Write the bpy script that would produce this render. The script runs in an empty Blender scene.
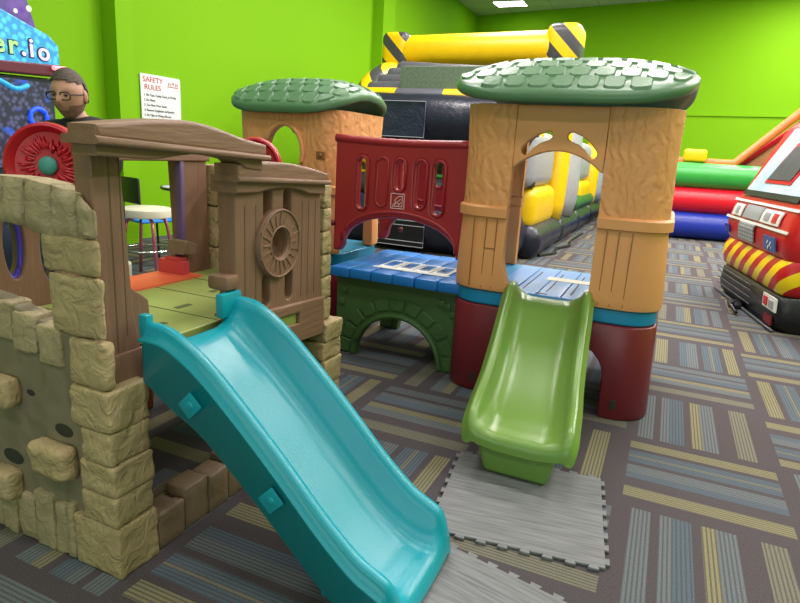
import bpy, bmesh, math, random
from mathutils import Vector, Matrix, noise
PI = math.pi
SC = bpy.context.scene
COL = SC.collection

# ------------------------------------------------------------------ camera, light, exposure
cam_d = bpy.data.cameras.new('camera')
cam = bpy.data.objects.new('camera', cam_d); COL.objects.link(cam)
cam_d.sensor_width = 36.0; cam_d.lens = 27.0; cam_d.clip_start = 0.05; cam_d.clip_end = 100
_r = Vector((0.911485, 0.407104, 0.058838)); _u = Vector((-0.151691, 0.199719, 0.968040)); _f = Vector((-0.382342, 0.891279, -0.243795))
cam.matrix_world = Matrix(((_r.x, _u.x, -_f.x, 0), (_r.y, _u.y, -_f.y, 0), (_r.z, _u.z, -_f.z, 1.25), (0, 0, 0, 1)))
SC.camera = cam
SC.view_settings.view_transform = 'Standard'; SC.view_settings.look = 'None'
SC.view_settings.gamma = 1.0; SC.view_settings.use_curve_mapping = False
SC.view_settings.exposure = -0.45
W = bpy.data.worlds.new('world'); SC.world = W; W.use_nodes = True
W.node_tree.nodes['Background'].inputs[0].default_value = (0.9, 0.95, 1.0, 1)
W.node_tree.nodes['Background'].inputs[1].default_value = 0.4
def area(name, loc, rot, sx, sy, power, col):
    l = bpy.data.lights.new(name, 'AREA'); l.shape = 'RECTANGLE'; l.size = sx; l.size_y = sy; l.energy = power; l.color = col
    o = bpy.data.objects.new(name, l); COL.objects.link(o); o.location = loc; o.rotation_euler = rot
    return o
CEIL_Z = 5.2
# daylight through the shop windows behind the camera
area('daylight_window', (0.5, -4.9, 1.9), (math.radians(90), 0, 0), 5.0, 2.6, 130, (0.86, 0.92, 1.0))
PANEL_EMIT = 14.0
PANEL_W = 120.0
VIS_PANEL = (-4.6, 16.9)
PANELS = [(x, y) for x in (-2.9, -0.3, 2.2, 4.7) for y in (-2.2, 0.7, 3.6, 6.5, 9.6, 12.6)] + [(2.0, 15.0)]

for _x, _y in PANELS: area('ceiling_light_glow', (_x, _y, CEIL_Z-.04), (0, 0, 0), 1.15, .55, PANEL_W*(.40 if _y < 2 else .8 if _y < 5 else 1.65), (1.0, .94, .925))

# ------------------------------------------------------------------ materials
def srgb(r, g, b):
    f = lambda c: (c/255/12.92 if c/255 <= .04045 else ((c/255+.055)/1.055)**2.4)
    return (f(r), f(g), f(b))
class NT:
    def __init__(s, name):
        s.m = bpy.data.materials.new(name); s.m.use_nodes = True; s.t = s.m.node_tree
        s.b = s.t.nodes['Principled BSDF']
    def n(s, typ, **k):
        q = s.t.nodes.new(typ)
        for a, v in k.items(): setattr(q, a, v)
        return q
    def l(s, a, b): s.t.links.new(a, b)
    def math(s, op, a, b=None, c=None):
        q = s.n('ShaderNodeMath', operation=op)
        for i, v in enumerate((a, b, c)):
            if v is None: continue
            if isinstance(v, (int, float)): q.inputs[i].default_value = v
            else: s.l(v, q.inputs[i])
        return q.outputs[0]
    def mix(s, f, a, b):
        q = s.n('ShaderNodeMix', data_type='RGBA')
        for i, v in ((0, f), (6, a), (7, b)):
            if isinstance(v, (int, float)): q.inputs[i].default_value = v
            elif isinstance(v, tuple): q.inputs[i].default_value = (*v[:3], 1)
            else: s.l(v, q.inputs[i])
        return q.outputs[2]
def mat(name, col, rough=.5, var=0.12, vscale=6, bump=0.0, bscale=40, spec=.5, metal=0, emit=0, emitcol=None, stretch=None, detail=4, coat=0, distortion=0):
    k = NT(name); b = k.b
    tc = k.n('ShaderNodeTexCoord'); mp = k.n('ShaderNodeMapping'); k.l(tc.outputs['Object'], mp.inputs[0])
    if stretch: mp.inputs['Scale'].default_value = stretch
    nz = k.n('ShaderNodeTexNoise'); nz.inputs['Scale'].default_value = vscale; nz.inputs['Detail'].default_value = 3
    k.l(mp.outputs[0], nz.inputs[0])
    c2 = tuple(max(0, c*(1-var*2)) for c in col); c3 = tuple(min(1, c*(1+var)) for c in col)
    k.l(k.mix(nz.outputs[0], c2, c3), b.inputs['Base Color'])
    b.inputs['Roughness'].default_value = rough; b.inputs['Specular IOR Level'].default_value = spec; b.inputs['Metallic'].default_value = metal
    b.inputs['Coat Weight'].default_value = coat
    if bump:
        n2 = k.n('ShaderNodeTexNoise'); n2.inputs['Scale'].default_value = bscale; n2.inputs['Detail'].default_value = detail; n2.inputs['Distortion'].default_value = distortion
        k.l(mp.outputs[0], n2.inputs[0])
        bp = k.n('ShaderNodeBump'); bp.inputs['Strength'].default_value = bump; bp.inputs['Distance'].default_value = .01
        k.l(n2.outputs[0], bp.inputs['Height']); k.l(bp.outputs[0], b.inputs['Normal'])
    if emit:
        b.inputs['Emission Color'].default_value = (*(emitcol or col), 1); b.inputs['Emission Strength'].default_value = emit
    return k.m

M = {}
M['teal'] = mat('teal plastic', (0.004, 0.30, 0.385), .3, .04, 3, .08, 150)
M['slide_green'] = mat('green slide plastic', (0.15, 0.275, 0.05), .28, .05, 3, .06, 150)
M['maroon'] = mat('dark red plastic', (0.17, 0.013, 0.022), .38, .1, 3, .06, 90)
M['red_bridge'] = mat('red plastic', (0.38, 0.022, 0.032), .35, .1, 3, .05, 90)
M['red'] = mat('bright red plastic', (0.48, 0.004, 0.018), .4, .1)
M['hub'] = mat('teal hub plastic', (0.05, 0.28, 0.24), .5, .15)
M['tan'] = mat('tan plastic smooth', (0.76, 0.34, 0.125), .5, .06, 4, .1, 60)
M['tan_dark'] = mat('tan plastic groove', (0.30, 0.12, 0.03), .6)
M['roof'] = mat('green roof plastic', (0.085, 0.20, 0.092), .33, .08, 5, .12, 60)
M['bridge_green'] = mat('moss green plastic', (0.05, 0.125, 0.035), .45, .15, 5, .2, 50)
M['blue'] = mat('blue plastic', (0.006, 0.17, 0.56), .4, .08, 5, .15, 60)
M['band'] = mat('light blue plastic', (0.005, 0.23, 0.45), .4, .06)
M['brown'] = mat('brown plastic wood', (0.235, 0.125, 0.078), .55, .12, 20, .3, 60, stretch=(1, 1, .12))
M['brown_b'] = mat('brown plastic beam', (0.245, 0.133, 0.084), .55, .12, 20, .3, 60, stretch=(1, .12, 1))
M['violet_brown'] = mat('violet plastic', (0.16, 0.10, 0.24), .5, .1)
M['plat'] = mat('yellow green plastic', (0.30, 0.36, 0.09), .45, .08, 8, .15, 40)
M['orange'] = mat('orange plastic', (0.75, 0.13, 0.05), .5, .06)
M['pink'] = mat('coral plastic', (0.62, 0.06, 0.07), .5, .06)
M['groove'] = mat('dark groove', (0.03, 0.03, 0.02), .8)
M['wood_groove'] = mat('brown groove', (0.11, 0.065, 0.038), .7)
M['white'] = mat('white plastic', (0.75, 0.75, 0.72), .5, .04)
M['cream'] = mat('cream vinyl', (0.70, 0.66, 0.52), .45, .05)
M['black'] = mat('black vinyl', (0.012, 0.012, 0.016), .35, .2, 8, .25, 30)
M['navy'] = mat('navy black vinyl', (0.014, 0.016, 0.035), .33, .2, 8, .5, 18)
M['yellow'] = mat('yellow vinyl', (0.80, 0.50, 0.0), .38, .06, 8, .3, 22)
M['grey_v'] = mat('grey vinyl', (0.33, 0.33, 0.37), .4, .08, 8, .3, 22)
M['dgrey_v'] = mat('charcoal vinyl', (0.075, 0.075, 0.09), .4, .1, 8, .3, 22)
M['green_v'] = mat('green vinyl', (0.03, 0.33, 0.05), .35, .06, 8, .3, 22)
M['red_v'] = mat('red vinyl', (0.62, 0.004, 0.02), .35, .06, 8, .3, 22)
M['blue_v'] = mat('blue vinyl', (0.01, 0.03, 0.35), .35, .06, 8, .3, 22)
M['orange_v'] = mat('orange vinyl', (0.80, 0.17, 0.04), .4, .08, 8, .3, 22)
M['truck_red'] = mat('truck red vinyl', (0.60, 0.012, 0.014), .32, .1, 4, .5, 9)
M['chrome'] = mat('chrome', (0.7, 0.7, 0.72), .15, .02, metal=1)
M['pink_metal'] = mat('pink reflecting metal', (0.75, 0.20, 0.30), .25, .1, metal=.6)
M['blue_seat'] = mat('blue seat plastic', (0.02, 0.22, 0.75), .4)
M['lilac'] = mat('pale lilac laminate', (0.55, 0.55, 0.68), .4)
M['cloth'] = mat('black cotton', (0.014, 0.014, 0.017), .9, .3, 20, .2, 60)
M['jean'] = mat('dark jeans', (0.02, 0.03, 0.06), .9, .2)
M['skin'] = mat('skin', (0.52, 0.27, 0.19), .5, .08, 12)
M['hair'] = mat('brown hair', (0.075, 0.052, 0.040), .7, .3, 60, .5, 120)
M['beard'] = mat('short beard', (0.27, 0.145, 0.10), .8, .35, 70, .3, 200)
M['baseboard'] = mat('white baseboard', (0.75, 0.75, 0.72), .5, .03)
M['sign_paper'] = mat('white sign board', (0.72, 0.74, 0.76), .5, .02)
M['ink'] = mat('black ink', (0.03, 0.03, 0.04), .6)
M['red_ink'] = mat('red ink', (0.55, 0.02, 0.03), .6)
M['carton'] = mat('brown box', (0.35, 0.13, 0.06), .7)
M['frame'] = mat('dark frame', (0.03, 0.03, 0.03), .4)

def textured(name, col, rough, scale, strength, dist=.012, stretch=(1, 1, 1), kind='voronoi', var=.15, col2=None):
    k = NT(name); b = k.b
    tc = k.n('ShaderNodeTexCoord'); mp = k.n('ShaderNodeMapping'); k.l(tc.outputs['Object'], mp.inputs[0]); mp.inputs['Scale'].default_value = stretch
    nz = k.n('ShaderNodeTexNoise'); nz.inputs['Scale'].default_value = scale*.5; nz.inputs['Detail'].default_value = 5; k.l(mp.outputs[0], nz.inputs[0])
    k.l(k.mix(nz.outputs[0], tuple(c*(1-2*var) for c in col), col2 or tuple(min(1, c*(1+var)) for c in col)), b.inputs['Base Color'])
    b.inputs['Roughness'].default_value = rough
    if kind == 'wave':
        v = k.n('ShaderNodeTexWave'); v.inputs['Scale'].default_value = scale*.25; v.inputs['Distortion'].default_value = 14; v.inputs['Detail'].default_value = 3; v.inputs['Detail Scale'].default_value = .9
        o = v.outputs['Fac']
    elif kind == 'voronoi':
        v = k.n('ShaderNodeTexVoronoi'); v.inputs['Scale'].default_value = scale; o = v.outputs['Distance']
    else:
        v = k.n('ShaderNodeTexNoise'); v.inputs['Scale'].default_value = scale; v.inputs['Detail'].default_value = 6; v.inputs['Distortion'].default_value = 1.2; o = v.outputs[0]
    k.l(mp.outputs[0], v.inputs[0])
    bp = k.n('ShaderNodeBump'); bp.inputs['Strength'].default_value = strength; bp.inputs['Distance'].default_value = dist
    k.l(o, bp.inputs['Height']); k.l(bp.outputs[0], b.inputs['Normal'])
    return k.m
M['tan_rough'] = textured('tan plaster plastic', (0.76, 0.34, 0.125), .5, 26, .5, .008, kind='wave', var=.04)
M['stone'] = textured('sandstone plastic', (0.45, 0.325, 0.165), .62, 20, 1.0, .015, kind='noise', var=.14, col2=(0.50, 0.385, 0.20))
M['stone_grey'] = textured('weathered sandstone plastic', (0.40, 0.305, 0.185), .62, 24, .8, .012, kind='noise', var=.2, col2=(0.50, 0.41, 0.23))
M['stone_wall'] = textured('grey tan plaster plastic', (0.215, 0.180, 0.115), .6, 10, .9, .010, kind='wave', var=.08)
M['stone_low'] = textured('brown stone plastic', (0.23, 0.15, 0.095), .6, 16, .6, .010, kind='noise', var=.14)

def wall_mat():
    k = NT('green wall paint'); b = k.b
    nz = k.n('ShaderNodeTexNoise'); nz.inputs['Scale'].default_value = .6
    k.l(k.mix(nz.outputs[0], (0.175, 0.41, 0.003), (0.195, 0.445, 0.005)), b.inputs['Base Color'])
    b.inputs['Roughness'].default_value = .7; b.inputs['Specular IOR Level'].default_value = .15
    return k.m
M['wall'] = wall_mat()
def ceil_mat():
    k = NT('ceiling tile'); b = k.b
    tc = k.n('ShaderNodeTexCoord'); br = k.n('ShaderNodeTexBrick'); br.offset = 0
    k.l(tc.outputs['Object'], br.inputs[0]); br.inputs['Scale'].default_value = 1
    br.inputs['Brick Width'].default_value = 1.2; br.inputs['Row Height'].default_value = .6; br.inputs['Mortar Size'].default_value = .018
    br.inputs[1].default_value = (.60, .60, .54, 1); br.inputs[2].default_value = (.57, .57, .51, 1); br.inputs[3].default_value = (.42, .43, .38, 1)
    k.l(br.outputs[0], b.inputs['Base Color']); b.inputs['Roughness'].default_value = .9
    return k.m
def carpet_mat():
    k = NT('striped carpet tile'); b = k.b
    geo = k.n('ShaderNodeNewGeometry'); sep = k.n('ShaderNodeSeparateXYZ'); k.l(geo.outputs['Position'], sep.inputs[0])
    x = k.math('DIVIDE', k.math('SUBTRACT', sep.outputs[0], -.005), .620)
    y = k.math('DIVIDE', k.math('SUBTRACT', sep.outputs[1], 2.230), .632)
    i = k.math('FLOOR', x); j = k.math('FLOOR', y); fx = k.math('SUBTRACT', x, i); fy = k.math('SUBTRACT', y, j)
    par = k.math('FLOORED_MODULO', k.math('ADD', i, j), 2.0)
    def pick(a, c): return k.math('ADD', k.math('MULTIPLY', a, k.math('SUBTRACT', 1.0, par)), k.math('MULTIPLY', c, par))
    u = pick(fy, fx); v = pick(fx, fy)
    cmb = k.n('ShaderNodeCombineXYZ'); k.l(i, cmb.inputs[0]); k.l(j, cmb.inputs[1]); cmb.inputs[2].default_value = 3.7
    wn = k.n('ShaderNodeTexWhiteNoise'); k.l(cmb.outputs[0], wn.inputs[0])
    flip = k.math('GREATER_THAN', wn.outputs[0], .5)
    u2 = k.math('ABSOLUTE', k.math('SUBTRACT', u, flip))
    sc2 = k.n('ShaderNodeSeparateColor'); k.l(wn.outputs[1], sc2.inputs[0])
    u3 = k.math('ADD', u2, k.math('MULTIPLY', k.math('SUBTRACT', sc2.outputs[1], .5), .05))
    ramp = k.n('ShaderNodeValToRGB'); ramp.color_ramp.interpolation = 'CONSTANT'
    el = ramp.color_ramp.elements
    pts = [(0, 0), (.07, 1), (.18, 0), (.23, 1), (.40, 0), (.45, 1), (.64, 0), (.76, 1), (.89, 0)]
    el[0].position = 0; el[0].color = (0, 0, 0, 1); el[1].position = .07; el[1].color = (1, 1, 1, 1)
    for p_, c_ in pts[2:]:
        e = el.new(p_); e.color = (c_, c_, c_, 1)
    k.l(u3, ramp.inputs[0])
    cr = k.n('ShaderNodeValToRGB'); cr.color_ramp.interpolation = 'CONSTANT'; e = cr.color_ramp.elements
    YL, BL, GB, OL = (0.235, 0.215, 0.115, 1), (0.09, 0.13, 0.16, 1), (0.135, 0.16, 0.17, 1), (0.18, 0.175, 0.125, 1)
    e[0].position = 0; e[0].color = YL; e[1].position = .205; e[1].color = BL
    for p_, c_ in ((.30, OL), (.325, BL), (.42, GB), (.56, BL), (.70, YL)): q = e.new(p_); q.color = c_
    k.l(u3, cr.inputs[0])
    cr2 = k.n('ShaderNodeValToRGB'); cr2.color_ramp.interpolation = 'CONSTANT'; e = cr2.color_ramp.elements
    e[0].position = 0; e[0].color = GB; e[1].position = .205; e[1].color = GB
    for p_, c_ in ((.30, BL), (.42, YL), (.53, GB), (.70, OL)): q = e.new(p_); q.color = c_
    k.l(u3, cr2.inputs[0])
    colr = k.mix(k.math('GREATER_THAN', sc2.outputs[2], .5), cr.outputs[0], cr2.outputs[0])
    # fine threads inside every group
    th = k.math('SINE', k.math('MULTIPLY', u, 2*PI*44)); thr = k.math('GREATER_THAN', th, -.3)
    ends = k.math('MULTIPLY', k.math('GREATER_THAN', v, .025), k.math('LESS_THAN', v, .975))
    mask = k.math('MULTIPLY', k.math('MULTIPLY', ramp.outputs[0], k.math('ADD', k.math('MULTIPLY', thr, .68), .24)), ends)
    nz = k.n('ShaderNodeTexNoise'); nz.inputs['Scale'].default_value = 260; nz.inputs['Detail'].default_value = 2; k.l(geo.outputs['Position'], nz.inputs[0])
    base = k.mix(nz.outputs[0], (0.032, 0.027, 0.029), (0.128, 0.106, 0.110))
    tint = k.mix(k.math('MULTIPLY', sc2.outputs[0], .5), base, (0.075, 0.07, 0.082))
    fin = k.mix(mask, tint, colr)
    fin = k.mix(k.math('MULTIPLY', k.math('LESS_THAN', nz.outputs[0], .40), .45), fin, (0.04, 0.035, 0.04))
    k.l(fin, b.inputs['Base Color']); b.inputs['Roughness'].default_value = .95; b.inputs['Specular IOR Level'].default_value = .1
    bp = k.n('ShaderNodeBump'); bp.inputs['Strength'].default_value = .35; bp.inputs['Distance'].default_value = .004; k.l(nz.outputs[0], bp.inputs['Height']); k.l(bp.outputs[0], b.inputs['Normal'])
    return k.m
def foam_mat(name, rot):
    k = NT(name); b = k.b
    tc = k.n('ShaderNodeTexCoord'); mp = k.n('ShaderNodeMapping'); k.l(tc.outputs['Object'], mp.inputs[0]); mp.inputs['Rotation'].default_value = (0, 0, rot); mp.inputs['Scale'].default_value = (2.2, 40, 1)
    nz = k.n('ShaderNodeTexNoise'); nz.inputs['Scale'].default_value = 2.5; nz.inputs['Detail'].default_value = 5; nz.inputs['Distortion'].default_value = .4; k.l(mp.outputs[0], nz.inputs[0])
    r = k.n('ShaderNodeValToRGB'); e = r.color_ramp.elements; e[0].position = .30; e[0].color = (.105, .11, .115, 1); e[1].position = .62; e[1].color = (.195, .20, .208, 1)
    k.l(nz.outputs[0], r.inputs[0]); k.l(r.outputs[0], b.inputs['Base Color']); b.inputs['Roughness'].default_value = .6
    return k.m

# ------------------------------------------------------------------ mesh helpers
def obj(name, me, m, parent=None, smooth=False):
    if isinstance(me, bmesh.types.BMesh):
        bm = me; bmesh.ops.recalc_face_normals(bm, faces=bm.faces)
        me = bpy.data.meshes.new(name); bm.to_mesh(me); bm.free()
    o = bpy.data.objects.new(name, me); COL.objects.link(o)
    if not me.materials:
        for mm in (m if isinstance(m, (list, tuple)) else [m]): me.materials.append(mm)
    if smooth:
        for p in me.polygons: p.use_smooth = True
        if smooth != True:
            me.set_sharp_from_angle(angle=math.radians(smooth))
    if parent: o.parent = parent
    return o
def empty(name, loc, label, cat, group=None):
    o = bpy.data.objects.new(name, None); COL.objects.link(o); o.location = loc; o.empty_display_size = .1
    tag(o, label, cat, group); return o
def tag(o, label, cat, group=None, kind=None):
    if label: o['label'] = label
    if cat: o['category'] = cat
    if group: o['group'] = group
    if kind: o['kind'] = kind
    return o
def keep(o, parent):   # parent a world-space mesh under an empty
    o.parent = parent; o.matrix_parent_inverse = Matrix.Translation(-parent.location); return o
def part(name, me, m, root, smooth=False, label=None):
    o = obj(name, me, m, None, smooth)
    if root is not None:
        if root.type == 'EMPTY': keep(o, root)
        else:
            o.parent = root      # the parent mesh itself sits at its own parent's frame
            o.matrix_parent_inverse = Matrix.Identity(4)
    if label: o['label'] = label
    return o
def bx(bm, x0, x1, y0, y1, z0, z1, bev=0, mi=0, seg=2):
    r = bmesh.ops.create_cube(bm, size=1)
    vs = r['verts']
    for v in vs: v.co = Vector(((x0+x1)/2+v.co.x*(x1-x0), (y0+y1)/2+v.co.y*(y1-y0), (z0+z1)/2+v.co.z*(z1-z0)))
    fs = {f for v in vs for f in v.link_faces}
    for f in fs: f.material_index = mi
    if bev:
        bev = min(bev, .49*min(abs(x1-x0), abs(y1-y0), abs(z1-z0)))
        es = list({e for v in vs for e in v.link_edges})
        bmesh.ops.bevel(bm, geom=es, offset=bev, segments=seg, profile=.5, affect='EDGES')
def box(*a, **k):
    bm = bmesh.new(); bx(bm, *a, **k); return bm
def cyl(bm, a, b, r0, r1=None, seg=16, caps=True):
    a = Vector(a); b = Vector(b); r1 = r0 if r1 is None else r1
    d = (b-a); q = d.to_track_quat('Z', 'Y')
    r = bmesh.ops.create_cone(bm, cap_ends=caps, segments=seg, radius1=r0, radius2=r1, depth=d.length)
    for v in r['verts']: v.co = (a+b)/2 + q @ v.co
def ball(bm, c, r, sx=1, sy=1, sz=1, u=20, v=12):
    q = bmesh.ops.create_uvsphere(bm, u_segments=u, v_segments=v, radius=r)
    for w in q['verts']: w.co = Vector((c[0]+w.co.x*sx, c[1]+w.co.y*sy, c[2]+w.co.z*sz))
def tube(bm, pts, r, seg=12, closed=False):
    pts = [Vector(p) for p in pts]; n = len(pts); rings = []
    for i, p in enumerate(pts):
        if closed: t = pts[(i+1) % n]-pts[i-1]
        else: t = pts[min(i+1, n-1)]-pts[max(i-1, 0)]
        t.normalize(); up = Vector((0, 0, 1)) if abs(t.z) < .95 else Vector((1, 0, 0))
        s = t.cross(up).normalized(); w = s.cross(t)
        rr = r[i] if isinstance(r, (list, tuple)) else r
        rings.append([bm.verts.new(p+s*math.cos(2*PI*k/seg)*rr+w*math.sin(2*PI*k/seg)*rr) for k in range(seg)])
    m = n if closed else n-1
    for i in range(m):
        A, B = rings[i], rings[(i+1) % n]
        for k in range(seg): bm.faces.new((A[k], A[(k+1) % seg], B[(k+1) % seg], B[k]))
    if not closed:
        bm.faces.new(rings[0]); bm.faces.new(rings[-1][::-1])
def inflated(bm, a, b, r, bulge=.04, n=22, cap=.6, seg=24, seams=6):
    """an air-filled tube with rounded ends and shallow seams"""
    a = Vector(a); b = Vector(b); L = (b-a).length; pts = []; rs = []
    for i in range(n*2+1):
        t = i/(n*2); s = t*L; e = min(s, L-s)
        k = math.sqrt(max(0.0, 1-(1-min(e/(r*cap), 1))**2))
        seam = abs(math.sin(t*PI*seams))**.35
        pts.append(a+(b-a)*t); rs.append(max(.02, r*(.35+.65*k)*(1-bulge+bulge*seam)))
    tube(bm, pts, rs, seg)
MX = Matrix(((0, 0, 1, 0), (1, 0, 0, 0), (0, 1, 0, 0), (0, 0, 0, 1)))     # local XYZ -> world (z, x, y): faces +x, X=+y, Y=+z
MY = Matrix(((1, 0, 0, 0), (0, 0, -1, 0), (0, 1, 0, 0), (0, 0, 0, 1)))    # faces -y, X=+x, Y=+z
def plate_mesh(outs, thick, bev=.006, Mx=Matrix.Identity(4), front=0.0, res=2):
    """flat plate with holes, rounded edges; 'front' is where its front face lies along the local Z axis"""
    cu = bpy.data.curves.new('plate', 'CURVE'); cu.dimensions = '2D'; cu.fill_mode = 'BOTH'
    for pts in outs:
        sp = cu.splines.new('POLY'); sp.points.add(len(pts)-1); sp.use_cyclic_u = True
        for q, pt in zip(sp.points, pts): q.co = (pt[0], pt[1], 0, 1)
    cu.extrude = max(.0005, thick/2-bev); cu.bevel_depth = bev; cu.bevel_resolution = res; cu.offset = -bev
    o = bpy.data.objects.new('plate', cu); COL.objects.link(o)
    dg = bpy.context.evaluated_depsgraph_get(); me = bpy.data.meshes.new_from_object(o.evaluated_get(dg))
    bpy.data.objects.remove(o); bpy.data.curves.remove(cu)
    me.materials.clear()
    for v in me.vertices: v.co = Mx @ (v.co+Vector((0, 0, front-thick/2)))
    return me
def join_mesh(bm, me):
    bm.from_mesh(me); bpy.data.meshes.remove(me)
def circ(cx, cy, r, n=32, ry=None, a0=0, a1=2*PI):
    ry = ry or r
    full = abs(a1-a0-2*PI) < 1e-6
    return [(cx+r*math.cos(a0+(a1-a0)*i/(n if full else n-1)), cy+ry*math.sin(a0+(a1-a0)*i/(n if full else n-1))) for i in range(n)]
def pill(x, w, z0, z1, n=8):
    r = w/2
    return circ(x, z1-r, r, n, a0=0, a1=PI)+circ(x, z0+r, r, n, a0=PI, a1=2*PI)
def text_mesh(s, size, Mx, front, extrude=.002, align='LEFT', sx=1, off=0):
    cu = bpy.data.curves.new('t', 'FONT'); cu.body = s; cu.size = size; cu.extrude = extrude; cu.align_x = align; cu.offset = off
    o = bpy.data.objects.new('t', cu); COL.objects.link(o)
    dg = bpy.context.evaluated_depsgraph_get(); me = bpy.data.meshes.new_from_object(o.evaluated_get(dg))
    bpy.data.objects.remove(o); bpy.data.curves.remove(cu); me.materials.clear()
    for v in me.vertices: v.co = Mx @ Vector((v.co.x*sx, v.co.y, v.co.z+front))
    return me
def shift(Mx, x, y): return Mx @ Matrix.Translation((x, y, 0))
def stone_block(bm, x0, x1, y0, y1, z0, z1, seed=0, amp=.008, cuts=6, bev=.008, faces=None):
    """a bevelled block with hewn, uneven faces"""
    t = bmesh.new(); bx(t, x0, x1, y0, y1, z0, z1, bev=bev, seg=2)
    big = [e for e in t.edges if e.calc_length() > .03]
    bmesh.ops.subdivide_edges(t, edges=big, cuts=cuts, use_grid_fill=True)
    c = Vector(((x0+x1)/2, (y0+y1)/2, (z0+z1)/2))
    t.normal_update()
    for v in t.verts:
        n_ = noise.fractal(v.co*20+Vector((seed*3.1, seed, 0)), .8, 2.0, 4)
        inside = min(1, min(v.co.x-x0, x1-v.co.x, 1) + min(v.co.y-y0, y1-v.co.y) + min(v.co.z-z0, z1-v.co.z))
        v.co += v.normal*n_*amp*.9
    me = bpy.data.meshes.new('b'); t.to_mesh(me); t.free(); join_mesh(bm, me)
def boolean(me, cutters, op='DIFFERENCE'):
    """me minus the cutter meshes"""
    a = bpy.data.objects.new('a', me); COL.objects.link(a); cs = []
    for c in cutters:
        if isinstance(c, bmesh.types.BMesh):
            bmesh.ops.recalc_face_normals(c, faces=c.faces)
            m2 = bpy.data.meshes.new('c'); c.to_mesh(m2); c.free(); c = m2
        o = bpy.data.objects.new('c', c); COL.objects.link(o); cs.append(o)
        md = a.modifiers.new('b', 'BOOLEAN'); md.operation = op; md.object = o; md.solver = 'EXACT'
    dg = bpy.context.evaluated_depsgraph_get(); out = bpy.data.meshes.new_from_object(a.evaluated_get(dg))
    bpy.data.objects.remove(a); bpy.data.meshes.remove(me)
    for o in cs:
        m2 = o.data; bpy.data.objects.remove(o); bpy.data.meshes.remove(m2)
    out.materials.clear()
    return out
def loose(me):
    """the separate pieces of a mesh, each as a mesh of its own"""
    bm = bmesh.new(); bm.from_mesh(me); left = set(bm.verts); out = []
    while left:
        st = [next(iter(left))]; comp = set(st)
        while st:
            v = st.pop()
            for e in v.link_edges:
                w = e.other_vert(v)
                if w not in comp: comp.add(w); st.append(w)
        left -= comp; out.append({v.index for v in comp})
    bm.free(); res = []
    for c in out:
        b2 = bmesh.new(); b2.from_mesh(me); b2.verts.ensure_lookup_table()
        bmesh.ops.delete(b2, geom=[v for v in b2.verts if v.index not in c], context='VERTS')
        m2 = bpy.data.meshes.new('p'); b2.to_mesh(m2); b2.free(); res.append(m2)
    bpy.data.meshes.remove(me); return res
def add_bevel(o, w, seg=2, ang=40):
    md = o.modifiers.new('bevel', 'BEVEL'); md.width = w; md.segments = seg; md.limit_method = 'ANGLE'; md.angle_limit = math.radians(ang)
    return o

# ------------------------------------------------------------------ the room
XL, XR, YB = -5.9, 6.2, -5.0
def yback(x): return 17.45-(x+1.8)*.194
bm = bmesh.new()
vs = [bm.verts.new(p) for p in ((XL, YB, 0), (XR, YB, 0), (XR, yback(XR), 0), (XL, yback(XL), 0))]; bm.faces.new(vs)
tag(obj('floor', bm, carpet_mat()), None, None, kind='structure')
bm = bmesh.new()
vs = [bm.verts.new(p) for p in ((XL, YB, CEIL_Z), (XR, YB, CEIL_Z), (XR, yback(XR), CEIL_Z), (XL, yback(XL), CEIL_Z))]; bm.faces.new(vs)
tag(obj('ceiling', bm, ceil_mat()), None, None, kind='structure')
def quadwall(name, a, b, m=None, th=.1):
    bm = bmesh.new(); d = Vector((b[0]-a[0], b[1]-a[1], 0)).normalized(); n_ = Vector((-d.y, d.x, 0))*th
    P_ = [Vector((a[0], a[1], 0)), Vector((b[0], b[1], 0)), Vector((b[0], b[1], 0))+n_, Vector((a[0], a[1], 0))+n_]
    lo = [bm.verts.new(p) for p in P_]; hi = [bm.verts.new(p+Vector((0, 0, CEIL_Z))) for p in P_]
    bm.faces.new(lo); bm.faces.new(hi)
    for i in range(4): bm.faces.new((lo[i], lo[(i+1) % 4], hi[(i+1) % 4], hi[i]))
    return tag(obj(name, bm, m or M['wall']), None, None, kind='structure')
quadwall('wall_left', (XL, YB), (XL, yback(XL)))
quadwall('wall_back', (XL, yback(XL)), (XR, yback(XR)))
quadwall('wall_right', (XR, yback(XR)), (XR, YB))
quadwall('wall_front', (XR, YB), (XL, YB))
# pilasters on the left wall
tag(obj('trim_1', box(XL, XL+.22, 5.08, 5.30, 0, CEIL_Z), M['wall']), None, None, kind='structure')
tag(obj('trim_2', box(XL, XL+.22, 11.55, 12.1, 0, CEIL_Z), M['wall']), None, None, kind='structure')
# back wall ledge and baseboard
def along_back(name, z0, z1, d, m):
    bm = bmesh.new(); x0, x1 = XL+.02, XR-.02
    P_ = [(x0, yback(x0)-d), (x1, yback(x1)-d), (x1, yback(x1)-.001), (x0, yback(x0)-.001)]
    lo = [bm.verts.new((p[0], p[1], z0)) for p in P_]; hi = [bm.verts.new((p[0], p[1], z1)) for p in P_]
    bm.faces.new(lo); bm.faces.new(hi)
    for i in range(4): bm.faces.new((lo[i], lo[(i+1) % 4], hi[(i+1) % 4], hi[i]))
    tag(obj(name, bm, m), None, None, kind='structure')
along_back('baseboard_back', 0, .13, .02, M['baseboard'])
along_back('trim_3', 2.50, 2.56, .035, M['wall'])
tag(obj('baseboard_left', box(XL, XL+.02, YB+.05, 4.9, 0, .13), M['baseboard']), None, None, kind='structure')
emi = mat('ceiling light diffuser', (0.9, 0.9, 0.9), .5, 0, emit=PANEL_EMIT, emitcol=(1.0, .97, .93))
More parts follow.
